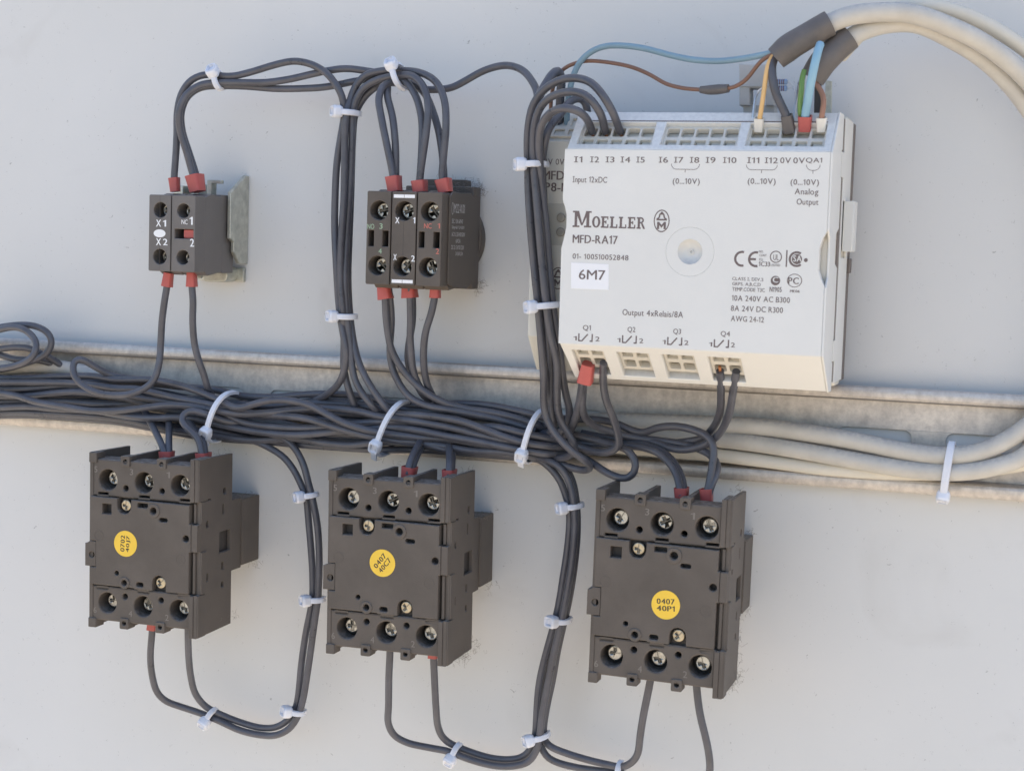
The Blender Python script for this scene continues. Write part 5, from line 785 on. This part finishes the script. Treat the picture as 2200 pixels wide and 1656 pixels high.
for x, z in LOC['relay']:
    prints([[rect(x, x + 0.42, z, z + 2.5)], [rect(x + 0.42, x + 1.0, z, z + 0.42)], [[(x + 0.8, z), (x + 1.35, z), (x + 3.3, z + 2.2), (x + 2.95, z + 2.5)]], [rect(x + 4.4, x + 4.82, z, z + 2.5)], [rect(x + 3.8, x + 4.4, z, z + 0.42)]], front)
# ------------------------------------------------------------------ grey plastic holder and screen clip behind the front module
hd = root('cable_holder', 240, 90, 25, 'grey plastic forked holder standing up behind the front module', 'holder')
obj('fork', plate([[(p[0], p[1]) for p in LOC['holder']][::-1]], 24, 31, 0.4), 'grey_plastic', hd)
obj('stem', plate([[(p[0], p[1]) for p in LOC['stem']][::-1]], 22, 29, 0.3), 'grey_plastic', hd)
obj('cross_bar', box(LOC['holder'][0][0] + 0.02, LOC['holder'][1][0], LOC['holder'][0][1] - 7.4, LOC['holder'][0][1] - 6.9, 31, 31.5, 0.1), 'grey_plastic', hd)
cs = root('screen_clip', 262, 90, 15, 'upright metal screen clip with dark backing under the lower heat shrink sleeve', 'clip')
sp_ = LOC['strip']; obj('metal_strip', plate([[(p[0] + 0.4, p[1]) for p in sp_][::-1]], 18, 19.2, 0.2), 'zinc_bracket', cs)
obj('backing', plate([[(p[0] - 3.4, p[1]) for p in sp_][::-1]], 15, 17, 0.2), 'cavity_shade_dark', cs)
for k, (x, z, d) in enumerate(LOC['res']):
    rs = root('resistor', x, z - 1, d, 'small blue banded resistor at the end of a bare lead, ' + ('above its twin' if k == 0 else 'below its twin'), 'resistor', 'pair of small resistors')
    obj('body', tube([(x - 2.0, z, d), (x - 1.6, z, d), (x - 0.9, z, d), (x + 0.9, z, d), (x + 1.6, z, d), (x + 2.0, z, d)], [0.5, 0.95, 0.8, 0.8, 0.95, 0.5], 14, raw=True), 'resistor_blue', rs)
    for u in (-1.0, -0.4, 0.3, 0.9): obj('band', tube([(x + u - 0.15, z, d), (x + u + 0.15, z, d)], 0.88, 14, raw=True), 'resistor_band', rs)
    obj('lead', tube(LOC['reslead'][k], 0.16, 8, 0.8), 'strand', rs)
# ------------------------------------------------------------------ wires and cables
WOBJ = {}
CAT = {'black_wire': 'wire', 'blue_wire': 'wire', 'brown_wire': 'wire', 'orange_wire': 'wire', 'green_wire': 'wire', 'screen_strand': 'wire', 'grey_cable': 'cable', 'cream_cable': 'cable'}
for key, name, r, m, label, group, pts in WIRES:
    WOBJ[key] = solo(name, tube(pts, r, 14 if r < 2 else 22, 1.3), m, label, CAT[name], group)
def ferrule(p0, p1, a0, b0, a1, b1):
    p0, p1 = Vector(p0), Vector(p1); t = (p1 - p0).normalized(); sx = (Vector((1, 0, 0)) - t * t.x).normalized(); sy = t.cross(sx)
    def ring(p, a, b):
        out = []
        for k in range(20):
            g_ = 2 * math.pi * k / 20; c, s = math.cos(g_), math.sin(g_); e = 0.42
            u = a * math.copysign(abs(c) ** e, c); v = b * math.copysign(abs(s) ** e, s); q = p + sx * u + sy * v; out.append((q.x, q.y, q.z))
        return out
    L = (p1 - p0).length
    return loft([ring(p0, a0, b0), ring(p0 + t * L * 0.55, (a0 + a1) / 2, (b0 + b1) / 2), ring(p1 - t * 0.25, a1, b1), ring(p1, a1, b1), ring(p1, a1 - 0.28, b1 - 0.28), ring(p1 - t * 1.0, a1 - 0.35, b1 - 0.35)])
for key, p0, p1, a0, b0, a1, b1, m in FERRULES:
    obj('end_ferrule' if m != 'shrink' else 'end_sleeve', ferrule(p0, p1, a0, b0, a1, b1), m, WOBJ[key])
for key, nm, pts, rs in SLEEVES:
    Q = smooth_path(pts, 1.0); n = len(Q) - 1; R = []
    for i in range(len(Q)):
        f = i / n * (len(rs) - 1); k = min(int(f), len(rs) - 2); R.append(rs[k] + (rs[k + 1] - rs[k]) * (f - k))
    obj(nm, tube([tuple(q) for q in Q], R, 24, raw=True), 'shrink', WOBJ[key])
for key, end in (('A1', 0), ('A2', 0), ('A3', 0), ('Q7', 0), ('blue1', 0)):      # bared copper at the sockets
    P = [w for w in WIRES if w[0] == key][0][6]; p, q = Vector(P[0]), Vector(P[1]); t = (q - p).normalized()
    obj('bared_end', tube([tuple(p - t * 2.2), tuple(p - t * 1.0), tuple(p - t * 0.1)], 0.5, 10, raw=True), 'copper', WOBJ[key])
# ------------------------------------------------------------------ cable ties
def make_tie(label, c, cr, ra, rd, phi, tail, w, hs):
    cx, cz, cd = c; ux, uz = cr                      # unit vector across the bundle, away from the head
    ax, az = -uz, ux                                 # along the bundle
    def pt(a, k, off=0.0):                           # a: angle round the loop, k: along the bundle
        e = 2.4; c_, s_ = math.cos(a), math.sin(a)
        u = (ra + off) * math.copysign(abs(c_) ** (2 / e), c_); d = (rd + off) * math.copysign(abs(s_) ** (2 / e), s_)
        return (cx + ux * u + ax * k, cz + uz * u + az * k, cd + d)
    t = root('cable_tie', *pt(math.radians(phi), 0), label, 'cable tie', 'white nylon cable ties')
    n = 56; verts = []; faces = []
    for i in range(n):
        a = 2 * math.pi * i / n
        for k, off in ((-w / 2, 0.05), (-w / 2 + 0.25, 0.95), (w / 2 - 0.25, 0.95), (w / 2, 0.05)): verts.append(V(*pt(a, k, off)))
    for i in range(n):
        j = (i + 1) % n
        for k in range(4): faces.append((i * 4 + k, j * 4 + k, j * 4 + (k + 1) % 4, i * 4 + (k + 1) % 4))
    me = bpy.data.meshes.new('strap'); me.from_pydata(verts, [], faces)
    bm = bmesh.new(); bm.from_mesh(me); bmesh.ops.recalc_face_normals(bm, faces=bm.faces[:]); bm.to_mesh(me); bm.free()
    strap = obj('strap', finish(me, 30), 'nylon', t)
    # fine ridges across the outer strap face
    ms = []
    for i in range(0, 40):
        a = math.radians(8 + i * 3.6)
        if abs(math.degrees(a) - phi) < 22: continue
        p = [Vector(pt(a, k, 0.98)) for k in (-w / 2 + 0.5, w / 2 - 0.5)]
        ms.append(tube([tuple(p[0]), tuple(p[1])], 0.11, 5, raw=True))
    obj('ridges', join(*ms), 'nylon', strap)['kind'] = 'stuff'
    # head: rounded box with a pawl window, set on the loop at phi
    a = math.radians(phi); q0, q1 = Vector(pt(a - 0.05, 0, 1)), Vector(pt(a + 0.05, 0, 1)); tg = (q1 - q0).normalized(); al = Vector((ax, az, 0)); nn = tg.cross(al)
    if nn.dot(Vector(pt(a, 0, 2)) - Vector((cx, cz, cd))) < 0: nn = -nn
    pos = Vector(pt(a, 0, 0.6)); hl, hw, hh = 5.0 * hs, 4.5 * hs, 3.6 * hs
    M = frame(tuple(pos), tuple(al), tuple(tg), tuple(nn))
    if M.to_3x3().determinant() < 0: M = frame(tuple(pos), tuple(-al), tuple(tg), tuple(nn))
    head = obj('head', plate([rect(-hw / 2, hw / 2, -hl / 2, hl / 2, 1.6, 5), rect(-0.95, 0.95, -1.1, 1.3, 0.2, 2)], -hh * 0.35, hh * 0.65, 0.9, M), 'nylon', t)
    obj('pawl', plate([rect(-0.9, 0.9, -1.0, 1.2, 0.1, 2)], -0.4, hh * 0.65 - 0.7, 0.2, M), 'nylon', head)
    if tail:
        o0 = Vector(pt(a, 0, 1.4)); P = [o0 + tg * 1.5 * 0, o0 + tg * 2.5, o0 + tg * (tail * 0.7) - nn * 0.8 , o0 + tg * tail - nn * 2.0]
        P = [o0 + tg * s_ - nn * (0.12 * s_ * s_ * 0.25) for s_ in (0, 2.0, tail * 0.6, tail)]
        secs = [[tuple(p + al * (w / 2) * sg + nn * o) for sg, o in ((-1, -0.4), (1, -0.4), (1, 0.4), (-1, 0.4))] for p in P]
        obj('tail', loft(secs), 'nylon', t)
for a in TIES: make_tie(*a)
# ------------------------------------------------------------------ dust and fibres caught on edges (nobody could count them)
def fuzz(label, clumps):
    ms = []
    for (x, z, d, sx, sz, sd, n, ln) in clumps:
        for _ in range(n):
            p = Vector((x + rnd.gauss(0, sx), z + rnd.gauss(0, sz), max(0.2, d + rnd.gauss(0, sd)))); v = Vector((rnd.gauss(0, 1), rnd.gauss(0, 1), rnd.gauss(0, 0.8))).normalized(); P = [tuple(p)]
            for _k in range(5):
                v = (v + Vector((rnd.gauss(0, 0.6), rnd.gauss(0, 0.6), rnd.gauss(0, 0.6)))).normalized(); p = p + v * ln * rnd.uniform(0.1, 0.35); p.z = max(0.1, p.z); P.append(tuple(p))
            ms.append(tube(P, rnd.uniform(0.028, 0.055), 3, raw=True))
    bm = bmesh.new()
    for me in ms: bm.from_mesh(me); bpy.data.meshes.remove(me)
    out = bpy.data.meshes.new('dust_fibres'); bm.to_mesh(out); bm.free()
    solo('dust_fibres', out, 'fuzz', label, 'dust', kind='stuff')
fuzz('grey dust fibres clinging to the three element block and the door beside it', [(127, 81, 8, 4, 1.2, 3, 60, 2.6), (132.3, 79.5, 7, 0.5, 1.8, 3, 70, 2.4), (132.6, 46, 5, 0.6, 1.6, 2, 40, 2.4), (124, 82, 12, 5, 0.6, 3, 40, 3), (112, 79, 20, 4, 0.4, 4, 25, 2.5)])
fz = []
for (x, z, th) in CONTACTORS:
    fz += [(x + 45.2, z + 2, 25, 0.5, 1.5, 3, 16, 2.4), (x + 44.5, z + 20, 4, 0.7, 1.2, 2, 12, 2.6), (x + 44, z + 46.8, 10, 0.6, 0.4, 5, 30, 1.8), (x + 44, z + 65, 30, 1.2, 0.4, 5, 14, 1.8), (x + 12, z + 66, 22, 5, 0.6, 3, 8, 2.4)]
    if x > 50: fz += [(x + 45, z + 0.5, 30, 0.8, 1.2, 6, 46, 2.6)]
    if x > 150: fz += [(x + 45, z + 12, 24.5, 0.5, 5, 1, 40, 2.4)]
fuzz('grey dust fibres caught round the edges of the contactors', fz)
